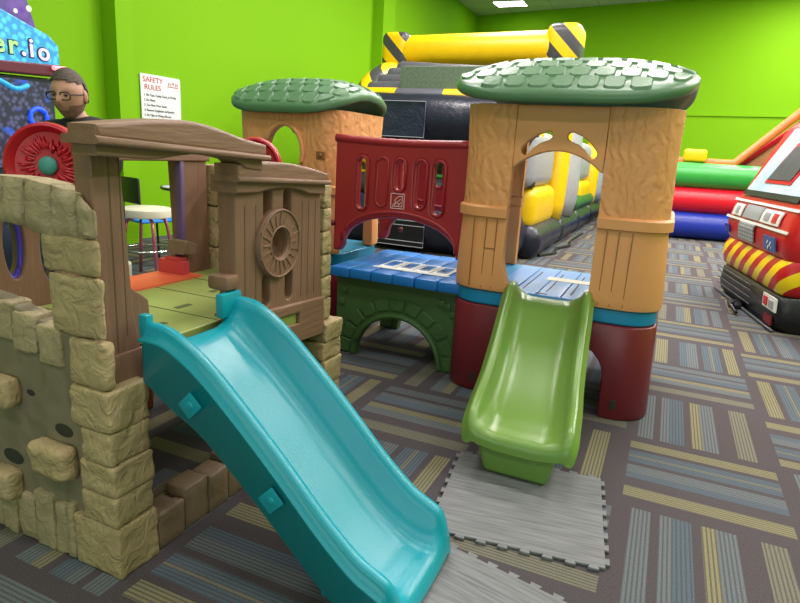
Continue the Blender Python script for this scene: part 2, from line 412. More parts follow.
def light_panel(x, y, lab, grp):
    t = empty('ceiling_light', (x, y, CEIL_Z-.03), lab, 'ceiling light', grp)
    part('diffuser', box(x-.40, x+.40, y-.27, y+.27, CEIL_Z-.03, CEIL_Z-.015), emi, t)
    bm = bmesh.new()
    bx(bm, x-.43, x+.43, y-.3, y-.27, CEIL_Z-.035, CEIL_Z); bx(bm, x-.43, x+.43, y+.27, y+.3, CEIL_Z-.035, CEIL_Z)
    bx(bm, x-.43, x-.40, y-.27, y+.27, CEIL_Z-.035, CEIL_Z); bx(bm, x+.40, x+.43, y-.27, y+.27, CEIL_Z-.035, CEIL_Z)
    part('frame', bm, M['white'], t)
light_panel(*VIS_PANEL, 'lit rectangular ceiling light at the top edge of the photo, near the far corner', None)

# ------------------------------------------------------------------ foam mats
def mat_outline(n=8, s=.60, tooth=.014):
    pts = []; cell = s/(2*n)
    def edge(ax, ay, dx, dy, nx, ny):
        L = [(0, 0)]
        for i in range(n):
            a = (2*i+.62)*cell; b = (2*i+1.38)*cell
            # dovetail tooth
            L += [(a, 0), (a-.004, tooth), (b+.004, tooth), (b, 0)]
        for t, d in L: pts.append((ax+dx*t+nx*d, ay+dy*t+ny*d))
    h = s/2
    edge(-h, -h, 1, 0, 0, -1); edge(h, -h, 0, 1, 1, 0); edge(h, h, -1, 0, 0, 1); edge(-h, h, 0, -1, -1, 0)
    return pts
def foam(cx, cy, rot, lab, s=.575):
    me = plate_mesh([mat_outline(8, s)], .012, .0015, Matrix.Identity(4), .012, 1)
    o = obj('foam_mat', me, foam_mat('grey wood grain foam', 0)); o.location = (cx, cy, .0005); o.rotation_euler = (0, 0, rot)
    tag(o, lab, 'mat', 'interlocking foam mats')
MATS = [(-.3275, 2.031, .13, 'grey wood-grain foam mat with toothed edges under the foot of the green slide'),
        (-.285, 1.318, -.21, 'grey wood-grain foam mat at the bottom edge, beside the foot of the teal slide')]
for a in MATS: foam(*a)

# ------------------------------------------------------------------ slides
def slide_mesh(axis_pts, half_w, rim_h, rim_w, skirt, place, drop_end=True):
    """axis_pts: (s, z_bed, rim, skirt_depth, widen). place(s, t, z) -> world"""
    bm = bmesh.new(); rings = []
    for (s, z, rim, sk, wd) in axis_pts:
        hw = half_w+wd; sec = []
        half = [(hw+rim_w+.004, rim-sk), (hw+rim_w+.003, rim-.055), (hw+rim_w+.016, rim-.05), (hw+rim_w+.016, rim-.04), (hw+rim_w, rim-.034), (hw+rim_w-.002, rim-.012),
                (hw+rim_w*.78, rim), (hw+rim_w*.35, rim), (hw+rim_w*.06, rim-.008), (hw-.006, max(rim-.03, rim*.6)), (hw-.02, max(.028*min(1, rim/.07), rim*.42)), (hw-.045, .011*min(1, rim/.05)), (hw-.07, .002*min(1, rim/.05)), (hw-.09, 0), (hw-.12, 0)]
        half = [(t, max(h, -sk) if i > 5 else max(h, rim-sk+.0005*i)) for i, (t, h) in enumerate(half)]
        sec = half+[(0, -.001)]+[(-t, h) for t, h in reversed(half)]
        rings.append([bm.verts.new(place(s, t, z+h)) for t, h in sec])
    for A, B in zip(rings, rings[1:]):
        for i in range(len(A)-1): bm.faces.new((A[i], A[i+1], B[i+1], B[i]))
    return bm
def smooth_path(keys, n):
    """Catmull-Rom through the keys"""
    out = []
    K = [keys[0]]+list(keys)+[keys[-1]]
    for i in range(1, len(K)-2):
        for q in range(n):
            t = q/n
            out.append(tuple(.5*((2*b)+(-a+c)*t+(2*a-5*b+4*c-d)*t*t+(-a+3*b-3*c+d)*t**3) for a, b, c, d in zip(K[i-1], K[i], K[i+1], K[i+2])))
    out.append(tuple(keys[-1])); return out

# ------------------------------------------------------------------ clubhouse climber (left)
club = empty('play_climber', (-1.6, 1.65, 0), 'toddler climber with tan stone wall, brown panels and teal slide, nearest on the left', 'playset')
CP = lambda name, me, m, smooth=False, label=None, par=None: part(name, me, m, par or club, smooth, label)
FX = -1.27
# near stone wall (faces the camera): smooth field with window, pier and hewn blocks
wout = [(-1.40, 0.02), (-1.40, .71), (-1.50, .715), (-1.62, .745), (-1.72, .77), (-1.98, .79), (-1.98, .02)]
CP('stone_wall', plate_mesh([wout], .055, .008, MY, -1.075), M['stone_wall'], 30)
bm = bmesh.new(); rnd = random.Random(4)
# pier blocks, corner edge leaning back as it rises
zs = [0, .165, .26, .355, .455, .575]
lefts = [-1.445, -1.40, -1.40, -1.385, -1.42]
def lean(z): return -.085*min(1, z/1.05)
for i in range(5):
    stone_block(bm, lefts[i]-.01, FX-.004*(i % 2)-.003*i, 1.055, 1.20-.006*(i % 2), zs[i], zs[i+1]-.002, i, .006)
stone_block(bm, -1.43, -1.290, 1.058, 1.100, .575, .713, 11, .005, bev=.016)
stone_block(bm, -1.485, -1.297, 1.060, 1.086, .715, .883, 12, .009, bev=.02)
stone_block(bm, -1.505, -1.302, 1.062, 1.084, .885, .983, 13, .005, bev=.022)
CP('stone_pier', bm, M['stone'], 50)
# arch over the window
bm = bmesh.new()
def arch_block(x0, x1, lo0, lo1, hi0, hi1, seed, y0=1.055, y1=1.15):
    t = bmesh.new(); n = 7
    g = {}
    for a in range(n+1):
        u = a/n
        for b in range(n+1):
            w = b/n
            x = x0+(x1-x0)*u; z = (lo0+(lo1-lo0)*u)*(1-w)+(hi0+(hi1-hi0)*u)*w
            for s, yy in ((0, y0), (1, y1)):
                e = min(u, 1-u, w, 1-w); rr = .012*(1-min(1, e/.12))**2
                nn = noise.fractal(Vector((x*16+seed, z*16, s*3)), 1, 2, 3)*.009
                g[a, b, s] = t.verts.new((x, yy+(rr if s == 0 else -rr)+nn*(1 if s == 0 else -1), z))
    for a in range(n):
        for b in range(n):
            for s in (0, 1): t.faces.new((g[a, b, s], g[a+1, b, s], g[a+1, b+1, s], g[a, b+1, s]))
    for a in range(n):
        t.faces.new((g[a, 0, 0], g[a+1, 0, 0], g[a+1, 0, 1], g[a, 0, 1])); t.faces.new((g[a, n, 0], g[a+1, n, 0], g[a+1, n, 1], g[a, n, 1]))
        t.faces.new((g[0, a, 0], g[0, a+1, 0], g[0, a+1, 1], g[0, a, 1])); t.faces.new((g[n, a, 0], g[n, a+1, 0], g[n, a+1, 1], g[n, a, 1]))
    me = bpy.data.meshes.new('b'); t.to_mesh(me); t.free(); join_mesh(bm, me)
arch_block(-1.455, -1.365, .965, .985, 1.112, 1.095, 1, 1.057, 1.14)
arch_block(-1.365, -1.304, .985, .985, 1.098, 1.055, 7, 1.060, 1.083)
arch_block(-1.555, -1.458, .99, .967, 1.122, 1.112, 2)
arch_block(-1.640, -1.559, .998, .991, 1.122, 1.122, 3)
arch_block(-1.74, -1.644, .985, .998, 1.118, 1.122, 4)
arch_block(-1.84, -1.744, .96, .985, 1.10, 1.118, 5)
arch_block(-1.98, -1.844, .80, .95, 1.04, 1.10, 6)
CP('window_arch', bm, M['stone_grey'], 50)
bm = bmesh.new()   # sill course and ground course, standing proud of the wall field
for i, (a, b, h) in enumerate(((-1.80, -1.66, .765), (-1.66, -1.56, .745), (-1.56, -1.46, .722))):
    stone_block(bm, a, b-.003, 1.063, 1.14, h-.115, h, 30+i, .006, 4)
CP('sill_course', bm, M['stone_grey'], 50); bm = bmesh.new()
xs = [-1.98, -1.87, -1.79, -1.715, -1.63, -1.545, -1.49, -1.455]; hs = [.12, .15, .13, .155, .185, .17, .185]
for i in range(7): stone_block(bm, xs[i], xs[i+1]-.004, 1.056+.004*(i % 2), 1.13, 0, hs[i], 40+i, .006, 4)
CP('stone_course', bm, M['stone_grey'], 50)
def hold(x0, x1, z0, z1, hx, hz, hr, seed):   # hand hold: jutting stone with a hollow above
    bm = bmesh.new(); stone_block(bm, x0, x1, 1.02, 1.08, z0, z1, seed, .006, 4, .018); h = CP('climbing_stone', bm, M['stone'], 50)
    bm = bmesh.new(); ball(bm, (hx, 1.0752, hz), hr, 1.5, .06, .8); CP('hand_hole', bm, M['groove'], True, 'dark hollow above a jutting climbing stone')
hold(-1.585, -1.435, .275, .375, -1.49, .41, .026, 50)
hold(-1.81, -1.69, .135, .23, -1.73, .262, .032, 51)
hold(-1.76, -1.655, .45, .54, -1.62, .498, .013, 52)
hold(-1.96, -1.86, .28, .37, -1.90, .41, .026, 53)
# lower stone border across the doorway
bm = bmesh.new(); yy = 1.205
for i, (L, h) in enumerate(((.115, .125), (.11, .15), (.10, .14), (.135, .165), (.12, .15), (.13, .16), (.14, .15), (.10, .16))):
    stone_block(bm, -1.365, -1.275-.004*(i % 2), yy, yy+L-.004, 0, h, 60+i, .005, 3); yy += L
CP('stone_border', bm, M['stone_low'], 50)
# far front pier
bm = bmesh.new()
for i, (z0, z1) in enumerate(((0, .11), (.11, .22), (.22, .335), (.335, .42), (.42, .51))):
    stone_block(bm, -1.50, -1.262-.006*(i % 2), 2.15-.008*(i % 2), 2.30, z0, z1-.004, 70+i, .008, 4)
for i in range(6):
    stone_block(bm, -1.40, -1.295, 2.165, 2.245-.004*i, .51+i*.098, .605+i*.098, 80+i, .006, 3)
CP('stone_pier', bm, M['stone'], 50)
# brown front post by the slide
PXF = -1.33
pst = CP('post', plate_mesh([[(1.085, .56), (1.235, .56), (1.205, .74), (1.20, .78), (1.18, 1.20), (1.09, 1.20)]], .065, .006, MX, PXF), M['brown'], 30)
bm = bmesh.new(); bx(bm, -1.395, -1.322, 1.09, 1.24, .49, .655, .006)
join_mesh(bm, plate_mesh([[(1.20, .66), (1.245, .66), (1.27, .72), (1.265, .785), (1.235, .81), (1.205, .83)]], .05, .006, MX, PXF-.01))
CP('post_base', bm, M['brown'], 30)
bm = bmesh.new(); bx(bm, PXF-.002, PXF+.0008, 1.139, 1.143, .66, 1.19); bx(bm, PXF-.002, PXF+.0008, 1.173, 1.1755, .70, 1.19)
CP('plank_groove', bm, M['wood_groove'], par=pst)
# header beams: moulded cap over a set-back frieze
def cap_outline(y0, y1, zlo0, zlo1, zt):
    n = 14; top = []
    for i in range(n+1):
        u = i/n; y = y0+(y1-y0)*u; top.append((y, zt(u)))
    return [(y0, zlo0)]+[(y1, zlo1)]+top[::-1]
zt1 = lambda u: 1.268+.028*math.sin(PI*min(1, u*1.25)*.8)-.055*max(0, u-.45)**1.2*1.6
capA = cap_outline(1.035, 1.69, 1.238, 1.205, zt1)
CP('header_cap', plate_mesh([capA], .105, .010, MX, -1.235), M['brown_b'], 35)
CP('header_moulding', plate_mesh([[(1.022, 1.222), (1.70, 1.190), (1.70, 1.208), (1.022, 1.243)]], .125, .0085, MX, -1.222), M['brown_b'], 35)
fr = [(1.04, 1.195), (1.20, 1.188)]+[(1.20+.40*i/10, 1.183+.022*math.sin(PI*i/10)) for i in range(1, 10)]+[(1.60, 1.165), (1.685, 1.158), (1.685, 1.20), (1.04, 1.235)]
CP('header_frieze', plate_mesh([fr], .085, .005, MX, -1.25), M['brown_b'], 35)
zt2 = lambda u: 1.178+.022*math.sin(PI*u)-.035*u
CP('header_cap', plate_mesh([cap_outline(1.565, 2.125, 1.132, 1.105, zt2)], .10, .009, MX, -1.255), M['brown_b'], 35)
CP('header_moulding', plate_mesh([[(1.555, 1.122), (2.135, 1.098), (2.135, 1.116), (1.555, 1.142)]], .122, .009, MX, -1.243), M['brown_b'], 35)
fr = [(1.57, 1.085), (1.68, 1.083)]+[(1.68+.32*i/10, 1.083-.012*i/10+.018*math.sin(PI*i/10)) for i in range(1, 10)]+[(2.0, 1.068), (2.12, 1.062), (2.12, 1.11), (1.57, 1.135)]
CP('header_frieze', plate_mesh([fr], .11, .005, MX, -1.265), M['brown_b'], 35)
# slatted sun panel
sunY, sunZ = 1.818, .895
pan = [(1.585, .50), (2.15, .46), (2.115, 1.09), (1.585, 1.11)]
slots = [pill(1.765, .052, .985, 1.10), pill(1.885, .052, .985, 1.095), pill(1.757, .05, .665, .79), pill(1.90, .05, .665, .79)]
pm = plate_mesh([pan, circ(sunY, sunZ, .053, 28)]+slots, .07, .005, MX, -1.285)
pn = CP('sun_panel', pm, M['brown'], 30)
bm = bmesh.new()
join_mesh(bm, plate_mesh([circ(sunY, sunZ, .128, 40), circ(sunY, sunZ, .053, 28)], .03, .006, MX, -1.268))
for i in range(20):
    a = 2*PI*i/20; L = .058 if i % 2 else .048; c, s = math.cos(a), math.sin(a); w = .007
    me = plate_mesh([[(sunY+c*.058-s*w, sunZ+s*.058+c*w), (sunY+c*.058+s*w, sunZ+s*.058-c*w), (sunY+c*(.058+L), sunZ+s*(.058+L))]], .012, .001, MX, -1.264)
    join_mesh(bm, me)
for r_ in (.122, .062): tube(bm, [Vector((-1.266, a, b)) for a, b in circ(sunY, sunZ, r_, 40)], .004, 6, closed=True)
CP('sun_emblem', bm, M['brown'], 30, par=pn)
bm = bmesh.new()
for y in (1.635, 1.695, 1.985, 2.03, 2.08): bx(bm, -1.288, -1.2842, y-.002, y+.002, .66, 1.04)
CP('plank_groove', bm, M['wood_groove'], par=pn)
br = [[(1.585, .505), (2.15, .465), (2.145, .63), (1.585, .665)], [(1.835, .565), (1.955, .557), (1.955, .60), (1.835, .608)]]
CP('bottom_rail', plate_mesh(br, .11, .007, MX, -1.27), M['brown_b'], 30)
CP('rail_inlay', box(-1.30, -1.285, 1.83, 1.96, .55, .615), M['plat'], label='yellow-green inlay showing in the slot of the brown rail')
bm = bmesh.new(); bx(bm, -1.36, -1.275, 1.53, 1.60, .765, .815, .012)
CP('slide_hook', bm, M['brown'], 30)
# platform, two more sides and the step behind
bm = bmesh.new()
bx(bm, -1.93, -1.33, 1.11, 2.22, .615, .655, .004)
plt_ = CP('platform', bm, M['plat'])
bm = bmesh.new()
for k in range(1, 5): y = 1.11+k*.222; bx(bm, -1.93, -1.34, y-.0025, y+.0025, .654, .6565)
for x, y in ((-1.78, 1.60), (-1.55, 1.62), (-1.62, 1.88), (-1.45, 1.40)): bx(bm, x-.012, x+.012, y-.035, y+.035, .654, .657, .001)
CP('platform_groove', bm, mat('olive groove', (.10, .12, .03), .7), par=plt_)
ov = [circ(1.275, .875, .036, 24, ry=.115), circ(1.40, .845, .036, 24, ry=.115)]
CP('window_panel', plate_mesh([[(1.11, .40), (1.60, .40), (1.58, 1.17), (1.47, 1.17), (1.42, 1.03), (1.11, 1.03)]]+ov, .07, .006, MX, -1.93), M['brown'], 30)
bm = bmesh.new()
for yc, zc in ((1.275, .875), (1.40, .845)):
    tube(bm, [Vector((-1.955, a, b)) for a, b in circ(yc, zc, .037, 28, ry=.116)], .012, 8, closed=True)
CP('window_ring', bm, mat('violet ring plastic', (0.08, 0.05, 0.55), .4), True)
CP('post', plate_mesh([[(2.045, .64), (2.20, .60), (2.185, 1.17), (2.02, 1.17)]], .07, .006, MX, -1.93), M['brown'], 30)
CP('post_edge', box(-1.965, -1.925, 2.02, 2.043, .66, 1.17, .006), M['violet_brown'], 30, 'violet edge of the far doorway post')
CP('header_cap', plate_mesh([[(1.46, 1.15), (2.2, 1.15), (2.2, 1.19), (1.65, 1.21), (1.46, 1.20)]], .10, .008, MX, -1.92), M['brown_b'], 30)
bm = bmesh.new()
for i in range(6): stone_block(bm, -1.99, -1.90, 2.215, 2.30, i*.19, i*.19+.186, 90+i, .006, 3)
CP('stone_pier', bm, M['stone'], 50)
bm = bmesh.new()
for i in range(6): stone_block(bm, -2.0, -1.92, 1.06, 1.115, i*.19, i*.19+.186, 190+i, .006, 2)
CP('stone_pier', bm, M['stone'], 50)
bm = bmesh.new(); bx(bm, -2.04, -1.84, 1.60, 2.045, .60, .665, .005); bx(bm, -2.30, -2.04, 1.66, 1.99, .40, .47, .01); bx(bm, -2.28, -2.08, 1.68, 1.97, 0, .40, .01)
CP('step', bm, M['orange'], 30, 'orange step on the far side of the platform')
bm = bmesh.new(); bx(bm, -2.03, -1.885, 1.975, 2.018, .60, .725, .008); bx(bm, -1.99, -1.90, 1.975, 2.018, .72, .740, .006)
CP('step_side', bm, M['pink'], 30, 'coral side wall of the step')
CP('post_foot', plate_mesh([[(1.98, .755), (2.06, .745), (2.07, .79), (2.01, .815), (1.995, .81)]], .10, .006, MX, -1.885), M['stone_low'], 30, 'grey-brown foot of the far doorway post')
# side wall away from the camera, low back base
CP('side_panel', plate_mesh([[(-1.90, .45), (-1.42, .45), (-1.42, 1.06), (-1.90, 1.10)], circ(-1.65, .85, .11, 28)], .06, .006, MY, -2.235), M['brown'], 30)
CP('base_panel', box(-1.98, -1.93, 1.115, 1.6, .02, .4, .01), M['brown'], 30)
CP('base_panel', box(-1.90, -1.50, 2.235, 2.29, .02, .45, .01), M['brown'], 30)
# red activity wheels
def wheel(c, nrm, r, hubr):
    c = Vector(c); q = Vector(nrm).to_track_quat('Z', 'Y').to_matrix().to_4x4(); T = Matrix.Translation(c) @ q
    n = 40; bm = bmesh.new(); prof = [(0, .004), (r*.55, .006), (r*.78, .010), (r*.82, .02), (r*.90, .034), (r*.97, .03), (r, .012), (r*.98, -.012), (r*.8, -.02), (0, -.02)]
    rings = []
    for rr, z in prof:
        if rr == 0: rings.append([bm.verts.new(T @ Vector((0, 0, z)))]*n)
        else: rings.append([bm.verts.new(T @ Vector((rr*math.cos(2*PI*i/n), rr*math.sin(2*PI*i/n), z))) for i in range(n)])
    for A, B in zip(rings, rings[1:]):
        for i in range(n):
            vs = []
            for v in (A[i], A[(i+1) % n], B[(i+1) % n], B[i]):
                if v not in vs: vs.append(v)
            if len(vs) > 2: bm.faces.new(vs)
    rd = random.Random(2)
    for i in range(46):
        a = 2*PI*i/46+rd.uniform(-.04, .04); r0 = r*rd.uniform(.28, .42); r1 = r*rd.uniform(.5, .74)
        p0 = T @ Vector((r0*math.cos(a), r0*math.sin(a), .007)); p1 = T @ Vector((r1*math.cos(a+.06), r1*math.sin(a+.06), .010))
        tube(bm, [p0, (p0+p1)/2+T.to_3x3() @ Vector((0, 0, .004)), p1], [.003, .006, .003], 6)
    w = CP('wheel', bm, M['red'], 40, 'red disc with a ray pattern')
    if hubr:
        bm = bmesh.new()
        for i, (rr, z) in enumerate(()): pass
        ball(bm, (0, 0, 0), hubr, 1, 1, .55)
        for v in bm.verts: v.co = T @ (v.co+Vector((0, 0, .012)))
        h = CP('wheel_hub', bm, M['hub'], True, 'teal domed hub of the red disc', par=w)
    bm = bmesh.new(); cyl(bm, T @ Vector((0, 0, -.02)), T @ Vector((0, 0, -.07)), .02); CP('wheel_axle', bm, M['brown'], par=w)
wheel((-1.848, 1.362, 1.134), (.42, -.90, .10), .137, .031)
wheel((-1.66, 2.19, 1.155), (.35, -.94, 0), .115, 0)
bm = bmesh.new(); bx(bm, -1.95, -1.88, 1.40, 1.47, .95, 1.17, .01); CP('wheel_bracket', bm, M['brown'], 30)
# teal slide
tk = [(-1.285, .655, .085, .17, 0.0), (-1.24, .65, .092, .20, 0), (-1.18, .610, .118, .225, 0), (-1.08, .53, .138, .22, 0), (-.95, .41, .145, .215, .0), (-.82, .285, .145, .21, .0),
      (-.70, .170, .138, .20, .0), (-.60, .100, .122, .19, .0), (-.54, .078, .112, .168, .0), (-.505, .074, .096, .146, .0), (-.482, .064, .066, .106, -.002), (-.468, .045, .035, .055, -.010), (-.461, .024, .012, .012, -.022)]
yc0, yc1 = 1.392, 1.405
bm = slide_mesh(smooth_path(tk, 5), .168, .15, .04, .2, lambda s, t, z: Vector((s, (yc0+(yc1-yc0)*(s+1.285)/.83)+t, z)))
ts = CP('slide', bm, M['teal'], True, 'glossy teal slide')
md = ts.modifiers.new('s', 'SOLIDIFY'); md.thickness = .006; md.offset = -1
bm = bmesh.new(); bx(bm, -1.30, -1.268, 1.185, 1.212, .70, .765, .005); CP('slide_tab', bm, M['teal'], 30, par=ts); bm = bmesh.new(); bx(bm, -1.30, -1.268, 1.50, 1.60, .68, .762, .008)
CP('slide_tab', bm, M['teal'], 30, par=ts)
for (x, z) in ((-1.115, .535), (-.845, .325)):
    t = box(-.028, .028, -.004, .004, -.032, .032, bev=.004)
    ball(t, (0, -.003, 0), .013, 1, .35, 1)
    R_ = Matrix.Rotation(math.radians(44), 4, 'Y')
    for v in t.verts: v.co = (R_ @ v.co)+Vector((x, 1.180, z))
    CP('slide_boss', t, M['teal'], 30, par=ts)
CP('slide_support', box(-.74, -.66, 1.27, 1.53, 0, .12, .01), M['teal'], 30)

# ------------------------------------------------------------------ bridge playset (middle)
bset = empty('bridge_playset', (-1.3, 3.4, 0), 'two tan towers with green roofs and green slide, joined by a red-railed bridge', 'playset')
BP = lambda name, me, m, smooth=False, label=None, par=None: part(name, me, m, par or bset, smooth, label)
def rrect(cx, cy, hx, hy, r, n=8):
    out = []
    for sx, sy, a0 in ((1, 1, 0), (-1, 1, PI/2), (-1, -1, PI), (1, -1, 1.5*PI)):
        for i in range(n+1):
            a = a0+PI/2*i/n; out.append((cx+sx*(hx-r)+r*math.cos(a), cy+sy*(hy-r)+r*math.sin(a)))
    return out
def ring_mesh(cx, cy, hx, hy, r, prof, th):
    """prof: list of (z, outward offset); a closed wall shell of thickness th"""
    bm = bmesh.new(); loops = []
    for z, o in prof: loops.append([bm.verts.new((x, y, z)) for x, y in rrect(cx, cy, hx+o, hy+o, r+o)])
    for z, o in reversed(prof): loops.append([bm.verts.new((x, y, z)) for x, y in rrect(cx, cy, hx-th, hy-th, max(.02, r-th))])
    # inner wall straight
    n = len(loops[0]); m = len(loops)
    for a in range(m):
        A, B = loops[a], loops[(a+1) % m]
        for i in range(n): bm.faces.new((A[i], A[(i+1) % n], B[(i+1) % n], B[i]))
    bmesh.ops.recalc_face_normals(bm, faces=bm.faces)
    me = bpy.data.meshes.new('ring'); bm.to_mesh(me); bm.free(); return me
def prism(outline, y0, y1):      # outline in x,z ; runs along y
    bm = bmesh.new(); a = [bm.verts.new((x, y0, z)) for x, z in outline]; b = [bm.verts.new((x, y1, z)) for x, z in outline]
    n = len(a); bm.faces.new(a); bm.faces.new(b[::-1])
    for i in range(n): bm.faces.new((a[i], b[i], b[(i+1) % n], a[(i+1) % n]))
    bmesh.ops.recalc_face_normals(bm, faces=bm.faces); return bm
def prism_x(outline, x0, x1):    # outline in y,z ; runs along x
    bm = prism(outline, x0, x1)
    for v in bm.verts: v.co = Vector((v.co.y, v.co.x, v.co.z))
    bmesh.ops.recalc_face_normals(bm, faces=bm.faces); return bm
def archdoor(x0, x1, z0, zs_, zt, n=14):
    return [(x0, z0), (x1, z0)]+[((x0+x1)/2+(x1-x0)/2*math.cos(PI*i/n), zs_+(zt-zs_)*math.sin(PI*i/n)) for i in range(n+1)]
def roof(cx, cy, hx, hy, ze, A, label, ex=3.6):
    bm = bmesh.new(); n = 96
    def out(a, k=1.0):
        c, s = math.cos(a), math.sin(a)
        return (cx+hx*k*math.copysign(abs(c)**(2/ex), c), cy+hy*k*math.copysign(abs(s)**(2/ex), s))
    def zz(x, y):
        v = min(1, abs((y-cy)/hy)); u = min(1, abs((x-cx)/hx))
        return ze+.075+A*(1-v**2.0)*(1-.38*u**3)
    rings = []
    rings.append([bm.verts.new((cx, cy, zz(cx, cy)))]*n)
    for k in [i/14 for i in range(1, 15)]:
        k2 = k*.965; rings.append([bm.verts.new((*out(2*PI*i/n, k2), zz(*out(2*PI*i/n, k2)))) for i in range(n)])
    for k, d in ((.985, .007), (.997, .020), (1.0, .040), (.995, .062), (.98, .075), (.94, .078), (.90, .070), (.85, .055)):
        rings.append([bm.verts.new((*out(2*PI*i/n, k), zz(*out(2*PI*i/n, min(k, .985)))-d*.78)) for i in range(n)])
    for k in (.6, .3): rings.append([bm.verts.new((*out(2*PI*i/n, k), zz(*out(2*PI*i/n, k))-.05)) for i in range(n)])
    rings.append([bm.verts.new((cx, cy, zz(cx, cy)-.05))]*n)
    for Aa, B in zip(rings, rings[1:]):
        for i in range(n):
            vs = []
            for v in (Aa[i], Aa[(i+1) % n], B[(i+1) % n], B[i]):
                if v not in vs: vs.append(v)
            if len(vs) > 2: bm.faces.new(vs)
    r_ = BP('roof', bm, M['roof'], True, label)
    # raised shingles in staggered rows following the curve
    bm = bmesh.new(); pw = .112; rows = []; 
    
    for side in (-1, 1):
        t = .962; row = 0
        while t > .05:
            # advance by arc length .1 up the slope
            y0 = t*hy; acc = 0; yy_ = y0
            while acc < .092 and yy_ > .004:
                z1_ = zz(cx, cy+yy_); z2_ = zz(cx, cy+yy_-.004); acc += math.hypot(.004, z2_-z1_); yy_ -= .004
            if y0-yy_ < .02: break
            rows.append((side, y0, yy_, row)); t = (yy_-.012)/hy; row += 1
    for side, ya, yb, row in rows:
        nn = int(hx*2/pw)+2
        for i in range(-nn, nn+1):
            xc = cx+(i+(.5 if row % 2 else 0))*pw
            w = pw/2-.009; ch = .024
            loc = [(-w, .90), (-w, .18), (-w+ch*.4, .04), (-w+ch, -.02), (w-ch, -.02), (w-ch*.4, .04), (w, .18), (w, .90), (w-ch*.6, 1.0), (-w+ch*.6, 1.0)]
            P_ = [(xc+a, cy+side*(ya+(yb-ya)*b)) for a, b in loc]
            ok = True
            for x_, y_ in P_:
                if (abs((x_-cx)/(hx*.965)))**ex+(abs((y_-cy)/(hy*.985)))**ex > 1: ok = False
            if not ok:
                # clip the shingle to the roof's edge line
                P2 = []
                for x_, y_ in P_:
                    f_ = (abs((x_-cx)/(hx*.965)))**ex+(abs((y_-cy)/(hy*.985)))**ex
                    if f_ > 1: s_ = f_**(-1/ex); x_ = cx+(x_-cx)*s_; y_ = cy+(y_-cy)*s_
                    P2.append((x_, y_))
                ar = abs(sum(P2[q][0]*P2[(q+1) % 10][1]-P2[(q+1) % 10][0]*P2[q][1] for q in range(10)))/2
                if ar < pw*.03: continue
                P_ = P2
            mx_ = sum(p[0] for p in P_)/10; my_ = sum(p[1] for p in P_)/10
            lo = [bm.verts.new((x_, y_, zz(x_, y_)-.004)) for x_, y_ in P_]
            hi = [bm.verts.new((mx_+(x_-mx_)*.86, my_+(y_-my_)*.86, zz(x_, y_)+.013)) for x_, y_ in P_]
            bm.faces.new(hi)
            for q in range(10): bm.faces.new((lo[q], lo[(q+1) % 10], hi[(q+1) % 10], hi[q]))
    s_ = part('shingles', bm, M['roof'], r_)
    s_.matrix_parent_inverse = Matrix.Identity(4)
def grooves(xs, yf, z0, z1, extra=()):
    bm = bmesh.new()
    for x in xs: bx(bm, x-.0018, x+.0018, yf-.0015, yf+.004, z0, z1)
    for a, b, z in extra: bx(bm, a, b, yf-.0015, yf+.004, z-.002, z+.002)
    return bm
